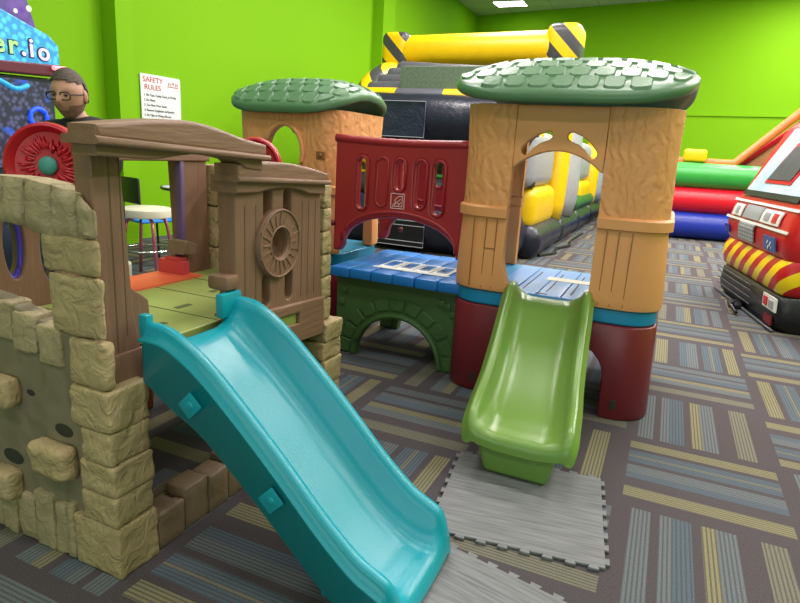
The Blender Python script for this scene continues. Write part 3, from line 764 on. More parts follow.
def tower(x0, x1, y0, y1, r, kind):
    cx, cy, hx, hy = (x0+x1)/2, (y0+y1)/2, (x1-x0)/2, (y1-y0)/2; th = .05
    # lower red base with arched openings
    base = ring_mesh(cx, cy, hx, hy, r, [(0, -.006), (.012, 0), (.25, 0), (.475, .0), (.485, -.006)], th)
    ox0, ox1 = (x0+.33, x1-.205) if kind == 'slide' else (cx-.2, cx+.2)
    cut = [prism(archdoor(ox0, ox1, -.1, .22, .40), y0-.2, y1+.2)]
    b = BP('base', boolean(base, cut), M['maroon'], 35, 'dark red base of the %s tower' % ('slide' if kind == 'slide' else 'rear')); add_bevel(b, .006)
    if kind == 'slide':
        for x in (x1-.105, x0+.17): BP('base_slot', box(x-.014, x+.014, y0-.003, y0+.01, .055, .105, .003), M['groove'])
    # deck with its blue edge
    bm = bmesh.new(); o = [bm.verts.new((x, y, .487)) for x, y in rrect(cx, cy, hx-.006, hy-.006, r)]; o2 = [bm.verts.new((x, y, .562)) for x, y in rrect(cx, cy, hx-.006, hy-.006, r)]
    bm.faces.new(o); bm.faces.new(o2)
    for i in range(len(o)): bm.faces.new((o[i], o[(i+1) % len(o)], o2[(i+1) % len(o)], o2[i]))
    d = BP('deck', bm, M['band'], 35); add_bevel(d, .01)
    # plank wall
    lowp = ring_mesh(cx, cy, hx, hy, r, [(.566, .006), (.60, .012), (.80, .006), (.95, .0)], th)
    if kind == 'slide':
        ix0, ix1 = x0+.275, x1-.305
        door = [(ix0+.065, .50), (ix1-.02, .50), (ix1, .66), (ix1, 1.0), (ix0, 1.0), (ix0, .74)]
        c = [prism(door, y0-.2, cy), prism([(x0+.14, .5), (x1-.14, .5), (x1-.14, 1.1), (x0+.14, 1.1)], cy, y1+.2),
             prism_x([(y0+.2, .5), (y1-.06, .5), (y1-.06, 1.0), (y0+.2, 1.0)], x0-.2, cx-.2)]
    else:
        c = [prism([(x0+.14, .5), (x1-.14, .5), (x1-.14, 1.1), (x0+.14, 1.1)], cy, y1+.2), prism_x([(y0+.08, .5), (y1-.2, .5), (y1-.2, 1.0), (y0+.08, 1.0)], cx+.2, x1+.2)]
    for q_ in loose(boolean(lowp, c)): b = BP('plank_wall', q_, M['tan'], 35); add_bevel(b, .006)
    # ledge and rough upper wall
    led = ring_mesh(cx, cy, hx, hy, r, [(.945, .004), (.950, .018), (.995, .019), (1.003, .012), (1.006, .0)], th)
    upz = 1.50 if kind == 'slide' else 1.47
    upp = ring_mesh(cx, cy, hx, hy, r, [(1.0, 0), (1.25, -.001), (upz, .010)], th)
    if kind == 'slide':
        mk = lambda: [prism([(ix0, .9), (ix1, .9), (ix1, 1.2), (ix1, 1.6), (ix0, 1.6), (ix0, 1.2)], y0-.2, cy), prism([(x0+.14, .9), (x1-.14, .9), (x1-.14, 1.42), (x0+.14, 1.42)], cy, y1+.2),
                      prism_x([(y0+.30, .9), (y1-.06, .9), (y1-.06, 1.38), (y0+.30, 1.38)], x0-.2, cx-.2)]
    else:
        wx, wz = cx-.0, 1.20
        mk = lambda: [prism(circ(wx, wz, .135, 32, ry=.165), y0-.2, y0+.2), prism([(x0+.02, .9), (x1-.14, .9), (x1-.14, 1.42), (x0+.02, 1.42)], cy, y1+.2), prism_x([(y0+.12, .9), (y1-.02, .9), (y1-.02, 1.42), (y0+.12, 1.42)], x0-.2, x0+.2),
                      prism_x([(y0+.08, .9), (y1-.1, .9), (y1-.1, 1.3), (y0+.08, 1.3)], cx+.2, x1+.2)]
    for q_ in loose(boolean(led, mk())): BP('wall_ledge', q_, M['tan'], 35)
    for q_ in loose(boolean(upp, mk())): b = BP('plaster_wall', q_, M['tan_rough'], 35); add_bevel(b, .005)
    if kind == 'slide':
        # header panel with arched underside and two slots, set between the pillars
        hz1 = 1.50; n = 16
        und = [(ix0+.012+(ix1-ix0-.024)*i/n, 1.205+.085*math.sin(PI*i/n)**.8) for i in range(n+1)]
        outl = [(ix1, 1.20), (ix1, hz1), (ix0, hz1), (ix0, 1.20)]+und
        def bean(s):
            mid = (ix0+ix1)/2; C_ = [(mid+s*.160, 1.285), (mid+s*.132, 1.318), (mid+s*.096, 1.344), (mid+s*.055, 1.360)]; w = .020; up = []; dn = []
            for i_, (x, z) in enumerate(C_):
                a_ = Vector(C_[max(0, i_-1)]); b_ = Vector(C_[min(3, i_+1)]); d_ = (b_-a_).normalized(); nn_ = Vector((-d_.y, d_.x))*w
                up.append((x+nn_.x, z+nn_.y)); dn.append((x-nn_.x, z-nn_.y))
            def capp(c, a0, sg): return [(c[0]+w*math.cos(a0+sg*PI*q/6), c[1]+w*math.sin(a0+sg*PI*q/6)) for q in range(1, 6)]
            u0 = Vector(up[-1])-Vector(C_[-1]); v0 = Vector(dn[0])-Vector(C_[0]); sg = -1
            return up+capp(C_[-1], math.atan2(u0.y, u0.x), sg)+dn[::-1]+capp(C_[0], math.atan2(v0.y, v0.x), sg)
        BP('header', plate_mesh([outl, bean(-1), bean(1)], .04, .007, MY, -(y0-.003)), M['tan'], 30)
        gx = [ix0-.10, ix0-.165, ix0-.045, ix1+.06, ix1+.115, ix1+.175]
        bm = grooves(gx, y0-.009, .58, .94, [(ix0-.10, ix0-.045, .79)])
        BP('plank_groove', bm, M['tan_dark'])
    else:
        bm = bmesh.new(); tube(bm, [Vector((a, y0-.004, b_)) for a, b_ in circ(wx, wz, .145, 40, ry=.176)], .017, 10, closed=True)
        BP('window_ring', bm, M['tan'], True)
        bm = bmesh.new(); bx(bm, x1-.15, x1-.085, y0-.006, y0+.01, 1.165, 1.215, .006); ball(bm, (x1-.115, y0-.006, 1.19), .012); BP('bolt_recess', bm, M['tan_dark'])
TX0, TX1, TY0, TY1 = -1.005, .005, 3.0, 3.95
n0_ = len(bset.children); tower(TX0, TX1, TY0, TY1, .16, 'slide')
for o in list(bset.children):      # the tower's right side flares towards the floor
    if o.name.split('.')[0] in ('base', 'deck', 'plank_wall', 'wall_ledge', 'plaster_wall'):
        for v in o.data.vertices:
            if v.co.x > -.5: v.co.x += .055*(1-v.co.z/1.5)*(v.co.x+.5)/.5
tower(-2.72, -1.93, 3.36, 4.08, .13, 'window')
roof(-.520, 3.44, .575, .560, 1.475, .205, 'green shingle roof of the slide tower', 4.6)
roof(-2.34, 3.70, .462, .42, 1.41, .19, 'green shingle roof of the rear tower', 4.2)
# bright blue planks on the slide tower's deck
bm = bmesh.new()
for i in range(5): bx(bm, -.80+i*.125, -.68+i*.125, 3.06, 3.86, .556, .572, .004)
dpl = BP('deck_planks', bm, mat('pale blue plastic', (0.13, 0.33, 0.68), .4, .08), 30, 'pale blue planks on the slide tower deck')
bm = bmesh.new(); bx(bm, -.58, -.32, 3.48, 3.58, .572, .5745, .001); BP('tape', bm, M['cream'], label='strip of white tape on the blue planks', par=dpl)
bm = bmesh.new()
for x in (-.64, -.515, -.39): bx(bm, x-.003, x+.003, 3.15, 3.7, .5725, .574)
bx(bm, -.56, -.50, 3.08, 3.10, .5725, .5735); BP('plank_groove', bm, M['groove'])
# green slide
gk = [(3.03, .565, .065, .07, 0), (2.99, .56, .078, .11, 0.0), (2.93, .538, .088, .13, 0), (2.80, .452, .095, .15, .0), (2.65, .355, .097, .16, .0), (2.48, .265, .095, .155, .002),
      (2.34, .212, .088, .15, .008), (2.24, .196, .078, .122, .008), (2.19, .193, .062, .107, .008), (2.160, .190, .04, .084, .005), (2.142, .180, .026, .062, .0), (2.132, .158, .020, .038, -.008), (2.130, .128, .018, .010, -.016)]
def gx_(s): return -.480+(3.03-s)*.098
bm = slide_mesh(smooth_path(gk, 5), .165, .1, .042, .15, lambda s, t, z: Vector((gx_(s)+.0+t, s, z)))
for v in bm.verts: pass
gs = BP('slide', bm, M['slide_green'], True, 'olive green slide of the right tower')
md = gs.modifiers.new('s', 'SOLIDIFY'); md.thickness = .007; md.offset = -1
bm = bmesh.new()
lo = [(-.520, 2.165), (-.268, 2.165), (-.265, 2.33), (-.525, 2.33)]; hi = [(-.56, 2.150), (-.235, 2.150), (-.235, 2.42), (-.56, 2.42)]
a = [bm.verts.new((x, y, .0145)) for x, y in lo]; b = [bm.verts.new((x, y, .165)) for x, y in hi]
bm.faces.new(a); bm.faces.new(b)
for i in range(4): bm.faces.new((a[i], a[(i+1) % 4], b[(i+1) % 4], b[i]))
sf = BP('slide_foot', bm, M['slide_green'], 35); add_bevel(sf, .018, 3)
# bridge rails
def rail(yf):
    top = [(-1.845+.855*i/10, 1.305-.012*math.sin(PI*i/10)) for i in range(11)]
    n = 18; arch = [(-1.415+.365*math.cos(PI*i/n)*-1, .665+.20*math.sin(PI*i/n)**.9) for i in range(n+1)]
    out_ = [(-1.845, .635)]+[(-1.80, .635)]+arch+[(-1.03, .68), (-.995, .68)]+top[::-1]
    hl = [pill(x, .072, z0, 1.205) for x, z0 in ((-1.66, .895), (-1.53, .925), (-1.42, 1.02), (-1.29, .93), (-1.18, .90))]
    hl = [hl[0], hl[2], hl[3], hl[4]]
    me = plate_mesh([out_]+hl, .07, .018, MY, -yf, 3)
    o = BP('bridge_rail', me, M['red_bridge'], 40)
    bm = bmesh.new()
    # rolled lips round the slots, top roll, arch roll and border bead
    for h in hl+[pill(-1.53, .072, .925, 1.205)]: tube(bm, [Vector((x, yf+.002, z)) for x, z in h], .010, 8, closed=True)
    tube(bm, [Vector((x, yf+.012, z-.004)) for x, z in top], .024, 10)
    tube(bm, [Vector((x, yf+.004, z+.035)) for x, z in arch], .012, 8)
    s_ = part('rail_bead', bm, M['red_bridge'], o, True)
    return o
rl = rail(3.195); rail(3.83)
# step-shaped mark on the rail: a white outlined square
bm = bmesh.new(); cx_, cz_ = -1.424, .965; h_ = .042; yf = 3.194
for a, b in (((-h_, -h_), (h_, -h_)), ((h_, -h_), (h_, h_)), ((h_, h_), (-h_, h_)), ((-h_, h_), (-h_, -h_)), ((-.032, -.03), (-.01, -.005)), ((-.01, -.005), (-.018, .006)), ((-.018, .006), (.008, .028)),
             ((.008, .028), (.03, .03)), ((.03, .03), (.03, -.03)), ((-.032, -.03), (.03, -.03)), ((-.02, -.024), (.02, .014)), ((.006, -.026), (.022, -.006)), ((-.004, -.004), (.012, -.02))):
    cyl(bm, (cx_+a[0], yf-.001, cz_+a[1]), (cx_+b[0], yf-.001, cz_+b[1]), .0026, seg=6)
BP('emblem', bm, mat('pale pink paint', (0.75, 0.55, 0.55), .5), label='small white outlined square mark on the red rail', par=rl)
# bridge deck
bm = bmesh.new()
for i in range(6):
    xa = -1.80+i*.139; bx(bm, xa, xa+.137, 3.09-.006*(i % 2), 3.90, .495+.003*(i % 2), .555+.002*(i % 2), .01)
BP('bridge_deck', bm, M['blue'], 30)
bm = bmesh.new(); dz = .5575
def dq(x0, x1, y0, y1, z=dz, m=0):
    bx(bm, x0, x1, y0, y1, z, z+.003, .0008, mi=m)
for i in range(4):
    xa = -1.56+i*.115
    dq(xa, xa+.108, 3.26, 3.50)
    dq(xa+.022, xa+.086, 3.30, 3.46, dz+.003, 1)
    if i: dq(xa+.035, xa+.072, 3.31, 3.35, dz+.0035+.003, 2)
dq(-1.58, -1.09, 3.22, 3.255)
BP('deck_decal', bm, [M['white'], M['blue'], M['ink']], label='white hopscotch-like squares on the blue bridge deck')
# green arched bridge sides
def gside(yf):
    n = 24; ac, aw, ah = -1.372, .272, .275
    arch = [(ac-aw*math.cos(PI*i/n), ah*math.sin(PI*i/n)) for i in range(n+1)]
    out_ = [(-1.785, 0)]+arch+[(-.985, 0), (-.985, .475), (-1.785, .475)]
    o = BP('bridge_side', plate_mesh([out_], .06, .006, MY, -yf), M['bridge_green'], 35)
    bm = bmesh.new(); tube(bm, [Vector((ac-(aw+.014)*math.cos(PI*i/n), yf, max(.012, (ah+.014)*math.sin(PI*i/n)))) for i in range(n+1)], .018, 8)
    m_ = 11
    for i in range(m_):
        a0 = PI*(i+.08)/m_; a1 = PI*(i+.92)/m_; r0 = 1.16; r1 = 1.42 if i % 2 else 1.46
        pts = [(ac-aw*r0*math.cos(a0), ah*r0*math.sin(a0)+.005), (ac-aw*r1*math.cos(a0), ah*r1*math.sin(a0)), (ac-aw*r1*math.cos(a1), ah*r1*math.sin(a1)), (ac-aw*r0*math.cos(a1), ah*r0*math.sin(a1)+.005)]
        join_mesh(bm, plate_mesh([pts], .02, .006, MY, -(yf-.010)))
    for (x, z) in ((-1.73, .40), (-1.745, .33), (-1.745, .17), (-1.02, .36), (-1.01, .12), (-1.06, .40), (-1.10, .41)): stone_block(bm, x-.022, x+.022, yf-.012, yf+.01, z-.022, z+.022, int(x*100), .003, 2, .008)
    bx(bm, -1.79, -.98, yf-.012, yf+.03, .462, .492, .008)
    part('arch_stones', bm, M['bridge_green'], o, 40)
gside(3.165); gside(3.81)
for x, y, z in ((-1.845, 3.19, .80), (-1.66, 3.80, .94), (-1.66, 3.80, .72)): bm = bmesh.new(); ball(bm, (x, y, z), .018); BP('rail_bolt', bm, M['maroon'], True)

# ------------------------------------------------------------------ obstacle-course inflatable (behind)
ob = empty('obstacle_course', (-3.1, 10.5, 0), 'long yellow, black and grey inflatable obstacle course along the green wall', 'inflatable')
OP = lambda name, me, m, smooth=False, label=None: part(name, me, m, ob, smooth, label)
def striped(name, n, ang, c1, c2, axis=(1, 0, 1)):
    k = NT(name); b = k.b; tc = k.n('ShaderNodeTexCoord'); sp = k.n('ShaderNodeSeparateXYZ'); k.l(tc.outputs['Object'], sp.inputs[0])
    s = None
    for i, w in enumerate(axis):
        if w:
            t = k.math('MULTIPLY', sp.outputs[i], float(w)); s = t if s is None else k.math('ADD', s, t)
    f = k.math('FRACT', k.math('MULTIPLY', k.math('ADD', s, ang), float(n)))
    k.l(k.mix(k.math('GREATER_THAN', f, .5), c1, c2), b.inputs['Base Color']); b.inputs['Roughness'].default_value = .38
    nz = k.n('ShaderNodeTexNoise'); nz.inputs['Scale'].default_value = 18; bp = k.n('ShaderNodeBump'); bp.inputs['Strength'].default_value = .3; bp.inputs['Distance'].default_value = .01
    k.l(nz.outputs[0], bp.inputs['Height']); k.l(bp.outputs[0], b.inputs['Normal'])
    return k.m
YB_ = striped('yellow and black striped vinyl', 2.6, .15, (.80, .50, 0), (.045, .045, .055))
YB2 = striped('yellow and grey striped vinyl', .75, .15, (.80, .50, 0), (.10, .10, .13), (1, 0, 0))
# black front tubes
bm = bmesh.new(); inflated(bm, (-5.05, 7.55, 1.66), (-1.55, 7.55, 1.62), .34, .03, seams=4); OP('front_tube', bm, M['navy'], True, 'black upper front tube')
bm = bmesh.new()
tube(bm, [Vector((-5.0+i*.34, 7.62, 1.93)) for i in range(11)], .12, 12); OP('tube_cap', bm, YB2, True, 'yellow and grey striped top of the black tube')
bm = bmesh.new(); inflated(bm, (-5.05, 7.30, .34), (-1.55, 7.30, .32), .34, .03, seams=4); OP('front_tube', bm, M['navy'], True, 'black lower front tube')
bm = bmesh.new()
for i in range(3): bx(bm, -4.4+i*1.05, -3.7+i*1.05, 7.02, 7.12, .62, .70, .03)
inflated(bm, (-5.0, 7.55, .80), (-1.7, 7.55, .78), .16, .06, seams=14)
OP('front_tube', bm, M['dgrey_v'], True, 'crumpled grey tube between the two black ones')
OP('floor_stripe', box(-4.2, -3.1, 7.45, 7.8, .935, .965, .01), M['yellow']); OP('floor_stripe', box(-3.05, -2.2, 7.45, 7.8, .935, .965, .01), M['green_v'], label='green floor stripe')
bm = bmesh.new()   # velcro panels
bx(bm, -4.05, -2.9, 7.195, 7.215, 1.42, 1.85, .005)
OP('front_pocket', bm, mat('crinkled navy vinyl', (0.03, 0.033, 0.07), .22, .3, 10, 1.0, 9, detail=6, distortion=2.5))
bm = bmesh.new()
def rectline(x0, x1, z0, z1, y, r=.006):
    P_ = [Vector((x0, y, z0)), Vector((x1, y, z0)), Vector((x1, y, z1)), Vector((x0, y, z1))]; tube(bm, P_, r, 6, closed=True)
rectline(-4.05, -2.9, 1.42, 1.85, 7.19)
OP('stitching', bm, M['grey_v']); bm = bmesh.new()
rectline(-3.40, -2.72, .08, .40, 6.955); rectline(-3.40, -2.72, .14, .34, 6.955); OP('stitching', bm, M['grey_v'])
OP('front_pocket', box(-3.40, -2.72, 6.96, 6.99, .08, .40, .005), M['black'])
# top beam with striped corners
bm = bmesh.new(); inflated(bm, (-4.2, 9.0, 2.71), (-1.70, 9.0, 2.75), .235, .01, seams=1); OP('top_beam', bm, M['yellow'], True, 'yellow top beam')
OP('beam_corner', box(-4.34, -3.90, 8.76, 9.26, 2.46, 2.98, .11, seg=4), YB_, True); OP('beam_corner', box(-1.86, -1.38, 8.76, 9.26, 2.50, 3.05, .12, seg=4), YB_, True)
# rounded striped side wall, left
n = 20; prof = [(9.0-1.35*math.sin(PI/2*i/n), 1.0+1.32*math.cos(PI/2*i/n)) for i in range(n+1)]
bm = bmesh.new(); tube(bm, [Vector((-4.12, y, z)) for y, z in prof], .24, 14); OP('side_bolster', bm, YB_, True)
bm = bmesh.new(); tube(bm, [Vector((-1.75, y, z*.9)) for y, z in prof], .2, 14); OP('side_bolster', bm, YB_, True)
# charcoal sloping wall panels and mesh net
bm = bmesh.new()
for i in range(4): inflated(bm, (-4.0+i*.03, 7.75+i*.24, 2.0+i*.12), (-1.9, 7.85+i*.24, 1.98+i*.10), .15, .05, seams=3)
OP('slope_wall', bm, M['dgrey_v'], True)
OP('net', box(-3.45, -1.85, 7.60, 7.66, 1.98, 2.32, .01), mat('grey green mesh', (0.12, 0.17, 0.11), .7, .3, 30), label='grey-green netting under the top beam')
# long flank with yellow and grey buttresses
fx = -1.60
bm = bmesh.new()
for i in range(5): inflated(bm, (fx, 7.5+i*1.75, .22), (fx, 9.2+i*1.75, .22), .22, .03, cap=.4, seams=2)
OP('base_tube', bm, M['navy'], True)
bm = bmesh.new(); inflated(bm, (fx+.02, 10.8, .52), (fx+.02, 15.8, .50), .14, .03, seams=6); OP('base_tube', bm, mat('dark green vinyl', (.03, .12, .03), .4, .1), True, 'dark green tube on the flank')
def squash(bm, k):
    for v in bm.verts: v.co.x = fx+(v.co.x-fx)*k
for i in range(2):
    y0 = 7.55+i*4.1
    bm = bmesh.new(); bx(bm, fx-.22, fx+.10, y0, y0+1.45, .36, .90, .14, seg=4); OP('flank_cushion', bm, M['yellow'], True)
    bm = bmesh.new(); bx(bm, fx-.25, fx+.06, y0-.15, y0+1.30, .88, 1.60, .15, seg=4); OP('flank_cushion', bm, M['grey_v'], True, 'grey upper cushion')
    bm = bmesh.new(); tube(bm, [Vector((fx+.02, y0+1.72+.25*(k/8)**1.5, .38+1.75*k/8)) for k in range(9)], [.2, .24, .24, .24, .23, .22, .2, .2, .15], 14); squash(bm, .7); OP('buttress', bm, M['yellow'], True, 'curved yellow buttress tube')
    bm = bmesh.new(); tube(bm, [Vector((fx-.01, y0+2.55+.35*(k/8)**1.5, .38+1.85*k/8)) for k in range(9)], [.45, .56, .58, .56, .52, .48, .42, .35, .2], 16); squash(bm, .42); OP('buttress', bm, M['grey_v'], True, 'wide curved grey buttress tube')
    bm = bmesh.new(); bx(bm, fx-.22, fx+.04, y0+3.2, y0+4.0, .4, .95, .14, seg=4); OP('flank_cushion', bm, M['yellow'], True)
    bm = bmesh.new(); bx(bm, fx-.25, fx+.02, y0+3.2, y0+3.9, .95, 1.5, .14, seg=4); OP('flank_cushion', bm, M['dgrey_v'], True, 'dark upper cushion')
bm = bmesh.new(); bx(bm, -4.9, -1.85, 9.3, 16.6, .05, 1.6, .15, seg=3); OP('core', bm, M['dgrey_v'], True)
bm = bmesh.new(); tube(bm, [(-1.45, 7.9, .02), (-1.30, 8.3, .02), (-1.36, 8.7, .03), (-1.25, 9.2, .02), (-1.33, 9.9, .02), (-1.30, 11, .02)], .02, 8); OP('anchor_strap', bm, M['black'])

# ------------------------------------------------------------------ rainbow bouncer (back right)
rb = empty('bounce_house', (1.6, 12.6, 0), 'inflatable bouncer with stacked green, red and blue tubes by the far wall', 'inflatable')
RP = lambda name, me, m, smooth=False, label=None: part(name, me, m, rb, smooth, label)
for nm, z, r, m_, lab in (('blue', .26, .25, 'blue_v', 'blue tube along the floor'), ('red', .70, .235, 'red_v', 'red middle tube'), ('green', 1.125, .225, 'green_v', 'green upper tube')):
    bm = bmesh.new(); inflated(bm, (-.35, 11.99, z), (4.2, 12.9, z), r, .015, n=60, seams=3); RP('wall_tube', bm, M[m_], True, lab)
bm = bmesh.new(); tube(bm, [(-1.2, 12.0, 1.37), (.95, 12.35, 1.36), (1.9, 12.5, 2.35), (2.6, 12.6, 3.1), (3.2, 12.7, 3.5)], .075, 12); RP('edge_tube', bm, M['orange_v'], True, 'orange tube rising to the right')
bm = bmesh.new(); tube(bm, [(1.05, 12.5, 1.33), (1.9, 12.62, 2.12), (3.0, 12.75, 3.0)], .05, 10); RP('edge_tube', bm, M['red_v'], True, 'thin red tube under the orange one')
bm = bmesh.new(); bx(bm, .12, .50, 12.1, 12.4, 1.36, 1.58, .05, seg=3); RP('cushion', bm, M['yellow'], True, 'yellow cushion on top of the green tube')
bm = bmesh.new()
nv = [(1.0, 12.55, 1.3), (3.6, 12.9, 1.3), (3.6, 12.9, 3.3), (2.7, 12.72, 3.0), (1.9, 12.6, 2.2)]
a = [bm.verts.new(p) for p in nv]; b = [bm.verts.new((p[0], p[1]+.04, p[2])) for p in nv]; bm.faces.new(a); bm.faces.new(b)
for i in range(5): bm.faces.new((a[i], a[(i+1) % 5], b[(i+1) % 5], b[i]))
RP('slope', bm, mat('faded orange mesh', (.50, .20, .10), .7, .2, 30))
bm = bmesh.new(); bx(bm, -1.2, 4.1, 12.75, 15.0, 0, .3, .08); RP('floor_pad', bm, M['blue_v'])
bm = bmesh.new(); ball(bm, (1.9, 12.45, 1.78), .09); RP('bobble', bm, M['green_v'], True)

# ------------------------------------------------------------------ fire engine inflatable (right)
fe = empty('fire_engine_inflatable', (1.5, 6.3, 0), 'red inflatable fire engine with yellow chevrons and cloudy windscreen at the right edge', 'inflatable')
FP = lambda name, me, m, smooth=False, label=None, par=None: part(name, me, m, par or fe, smooth, label)
FA = Vector((.63, 7.15, 0)); FB = Vector((.93, 5.50, 0)); FC = Vector((3.4, 5.75, 0)); FD = Vector((3.1, 7.4, 0))
def band(levels, r=.10, n=6, sub=8):
    bm = bmesh.new(); rings = []; P_ = [FB, FC, FD, FA]
    ctr = sum(P_, Vector())/4
    for z, o, back in levels:
        Q = []
        for i, p in enumerate(P_):
            d = (p-ctr).normalized(); q = p+d*o
            if back and i in (0, 3): q = q+Vector((back, 0, 0))
            Q.append(q)
        pts = []
        for i in range(4):
            p0, p1, p2 = Q[i-1], Q[i], Q[(i+1) % 4]
            a_ = p1+(p0-p1).normalized()*r; b_ = p1+(p2-p1).normalized()*r
            for k in range(n+1):
                t = k/n; pts.append(a_*(1-t)**2+p1*2*t*(1-t)+b_*t*t)
            nx_ = p2+(p1-p2).normalized()*r
            for k in range(1, sub): pts.append(b_+(nx_-b_)*k/sub)
        rings.append([bm.verts.new((p.x, p.y, z)) for p in pts])
    for A_, B_ in zip(rings, rings[1:]):
        m_ = len(A_)
        for i in range(m_): bm.faces.new((A_[i], A_[(i+1) % m_], B_[(i+1) % m_], B_[i]))
    bm.faces.new(rings[0]); bm.faces.new(rings[-1]); return bm
FP('base', band([(0, -.05, 0), (.05, .0, 0), (.14, .025, 0), (.28, .01, 0), (.31, -.03, 0)]), M['black'], 50, 'black skirt along the floor')
def chev():
    k = NT('red and yellow chevrons'); b = k.b; tc = k.n('ShaderNodeTexCoord'); sp = k.n('ShaderNodeSeparateXYZ'); k.l(tc.outputs['Object'], sp.inputs[0])
    s = k.math('ADD', k.math('MULTIPLY', sp.outputs[1], 3.1), k.math('ADD', k.math('MULTIPLY', sp.outputs[2], 4.2), k.math('MULTIPLY', sp.outputs[0], -2.6)))
    f = k.math('FRACT', s); k.l(k.mix(k.math('GREATER_THAN', f, .5), (.85, .62, .0), (.50, .008, .012)), b.inputs['Base Color']); b.inputs['Roughness'].default_value = .35
    return k.m
FP('chevron_band', band([(.30, -.02, 0), (.33, .02, 0), (.42, .05, .0), (.52, .045, .0), (.58, .01, 0)]), chev(), 50, 'red and yellow chevron band')
FP('body', band([(.57, -.01, 0), (.62, .03, 0), (.75, .055, .0), (.90, .045, .02), (1.02, .01, .04)]), M['truck_red'], 50, 'red body')
FP('cab', band([(1.0, .0, .05), (1.10, .0, .07), (1.35, .0, .17), (1.66, -.01, .30), (1.74, -.05, .36)]), M['truck_red'], 50, 'red cab')
FP('light_bar', box(1.3, 2.8, 5.95, 6.5, 1.70, 1.85, .06, seg=3), M['orange_v'], True)
def face_pt(t, z, off=.0):     # t 0 at FB .. 1 at FA ; leans back with height
    lv = [(0, 0, 0), (.30, .02, 0), (.42, .05, 0), (.58, .02, 0), (.75, .055, 0), (.9, .045, .02), (1.02, .01, .04), (1.10, 0, .07), (1.35, 0, .17), (1.66, -.01, .30), (1.9, -.01, .4)]
    for (z0, o0, b0), (z1, o1, b1) in zip(lv, lv[1:]):
        if z0 <= z <= z1: q = (z-z0)/(z1-z0); o = o0+(o1-o0)*q; bk = b0+(b1-b0)*q; break
    p = FB+(FA-FB)*t; nrm = Vector((-.987, -.16, 0))
    return Vector((p.x+bk, p.y, z))+nrm*(o*.95+off)
def patch(name, t0, t1, z0, z1, m, off=.008, lab=None, sk=0.0, nu=6, nz_=6, th=.012, t0b=None, t1b=None, parent=None):
    bm = bmesh.new(); g = {}
    t0b = t0 if t0b is None else t0b; t1b = t1 if t1b is None else t1b
    for i in range(nu+1):
        for j in range(nz_+1):
            u, w = i/nu, j/nz_
            ta = t0+(t0b-t0)*w; tb = t1+(t1b-t1)*w
            t = ta+(tb-ta)*u; z = z0+(z1-z0)*w+sk*u
            for s in (0, 1): g[i, j, s] = bm.verts.new(face_pt(t, z, off-(th if s else 0)))
    for i in range(nu):
        for j in range(nz_):
            for s in (0, 1): bm.faces.new((g[i, j, s], g[i+1, j, s], g[i+1, j+1, s], g[i, j+1, s]))
    for i in range(nu):
        for j in (0, nz_): bm.faces.new((g[i, j, 0], g[i+1, j, 0], g[i+1, j, 1], g[i, j, 1]))
    for j in range(nz_):
        for i in (0, nu): bm.faces.new((g[i, j, 0], g[i, j+1, 0], g[i, j+1, 1], g[i, j, 1]))
    return FP(name, bm, m, 40, lab)
cloud = textured('cloudy blue print', (.25, .50, .72), .45, 4, .05, kind='noise', var=.1, col2=(.85, .92, .98))
k_ = None
patch('windscreen', .10, .90, 1.08, 1.66, cloud, .02, 'cloud-printed pale blue windscreen', t0b=-.0, t1b=.80)
patch('windscreen_trim', .08, .92, 1.03, 1.085, M['black'], .018)
patch('window_border', .30, .68, 1.16, 1.52, M['red_v'], .028, 'red border of the dark window', t0b=.22, t1b=.58)
patch('window', .325, .655, 1.195, 1.49, M['dgrey_v'], .036, 'dark mesh window', t0b=.255, t1b=.56)
patch('stripe', .0, 1.0, .965, .985, M['white'], .012); patch('stripe', .0, 1.0, .79, .81, M['white'], .012)
patch('headlight', .74, .90, .83, .94, M['white'], .018); patch('headlight', .14, .40, .83, .945, M['white'], .018)
patch('headlight_lens', .79, .84, .85, .92, M['grey_v'], .024); patch('headlight_lens', .28, .35, .855, .92, M['grey_v'], .024); patch('headlight_lens', .17, .23, .85, .925, M['red_v'], .024, 'red headlight lens')
def grid_mat():
    k = NT('grey grille print'); b = k.b; tc = k.n('ShaderNodeTexCoord'); br = k.n('ShaderNodeTexBrick'); br.offset = 0; mp = k.n('ShaderNodeMapping'); mp.inputs['Rotation'].default_value = (PI/2, 0, PI/2)
    sp = k.n('ShaderNodeSeparateXYZ'); k.l(tc.outputs['Object'], sp.inputs[0]); cb = k.n('ShaderNodeCombineXYZ'); k.l(sp.outputs[1], cb.inputs[0]); k.l(sp.outputs[2], cb.inputs[1]); k.l(cb.outputs[0], br.inputs[0])
    br.inputs['Scale'].default_value = 1; br.inputs['Brick Width'].default_value = .075; br.inputs['Row Height'].default_value = .035; br.inputs['Mortar Size'].default_value = .005
    br.inputs[1].default_value = (.42, .44, .46, 1); br.inputs[2].default_value = (.38, .40, .42, 1); br.inputs[3].default_value = (.15, .16, .18, 1)
    k.l(br.outputs[0], b.inputs['Base Color']); b.inputs['Roughness'].default_value = .5; return k.m
GR = grid_mat()
patch('grille', .46, .72, .62, .79, GR, .018, 'grey printed grille', t0b=.44, t1b=.70); patch('grille', .42, .70, .83, .95, mat('grey print', (.33, .35, .37), .5), .016)
patch('number_plate', .11, .27, .62, .74, mat('blue badge print', (.06, .14, .42), .4), .02, 'blue and white badge'); 
bm = bmesh.new()
for t, z, r_ in ((.21, .69, .018), (.17, .68, .022), (.20, .65, .02), (.16, .65, .014)): ball(bm, face_pt(t, z, .022), r_, .15, 1, 1)
FP('badge_mark', bm, M['white'], True)
patch('badge', .90, .98, .64, .72, M['blue_v'], .018)
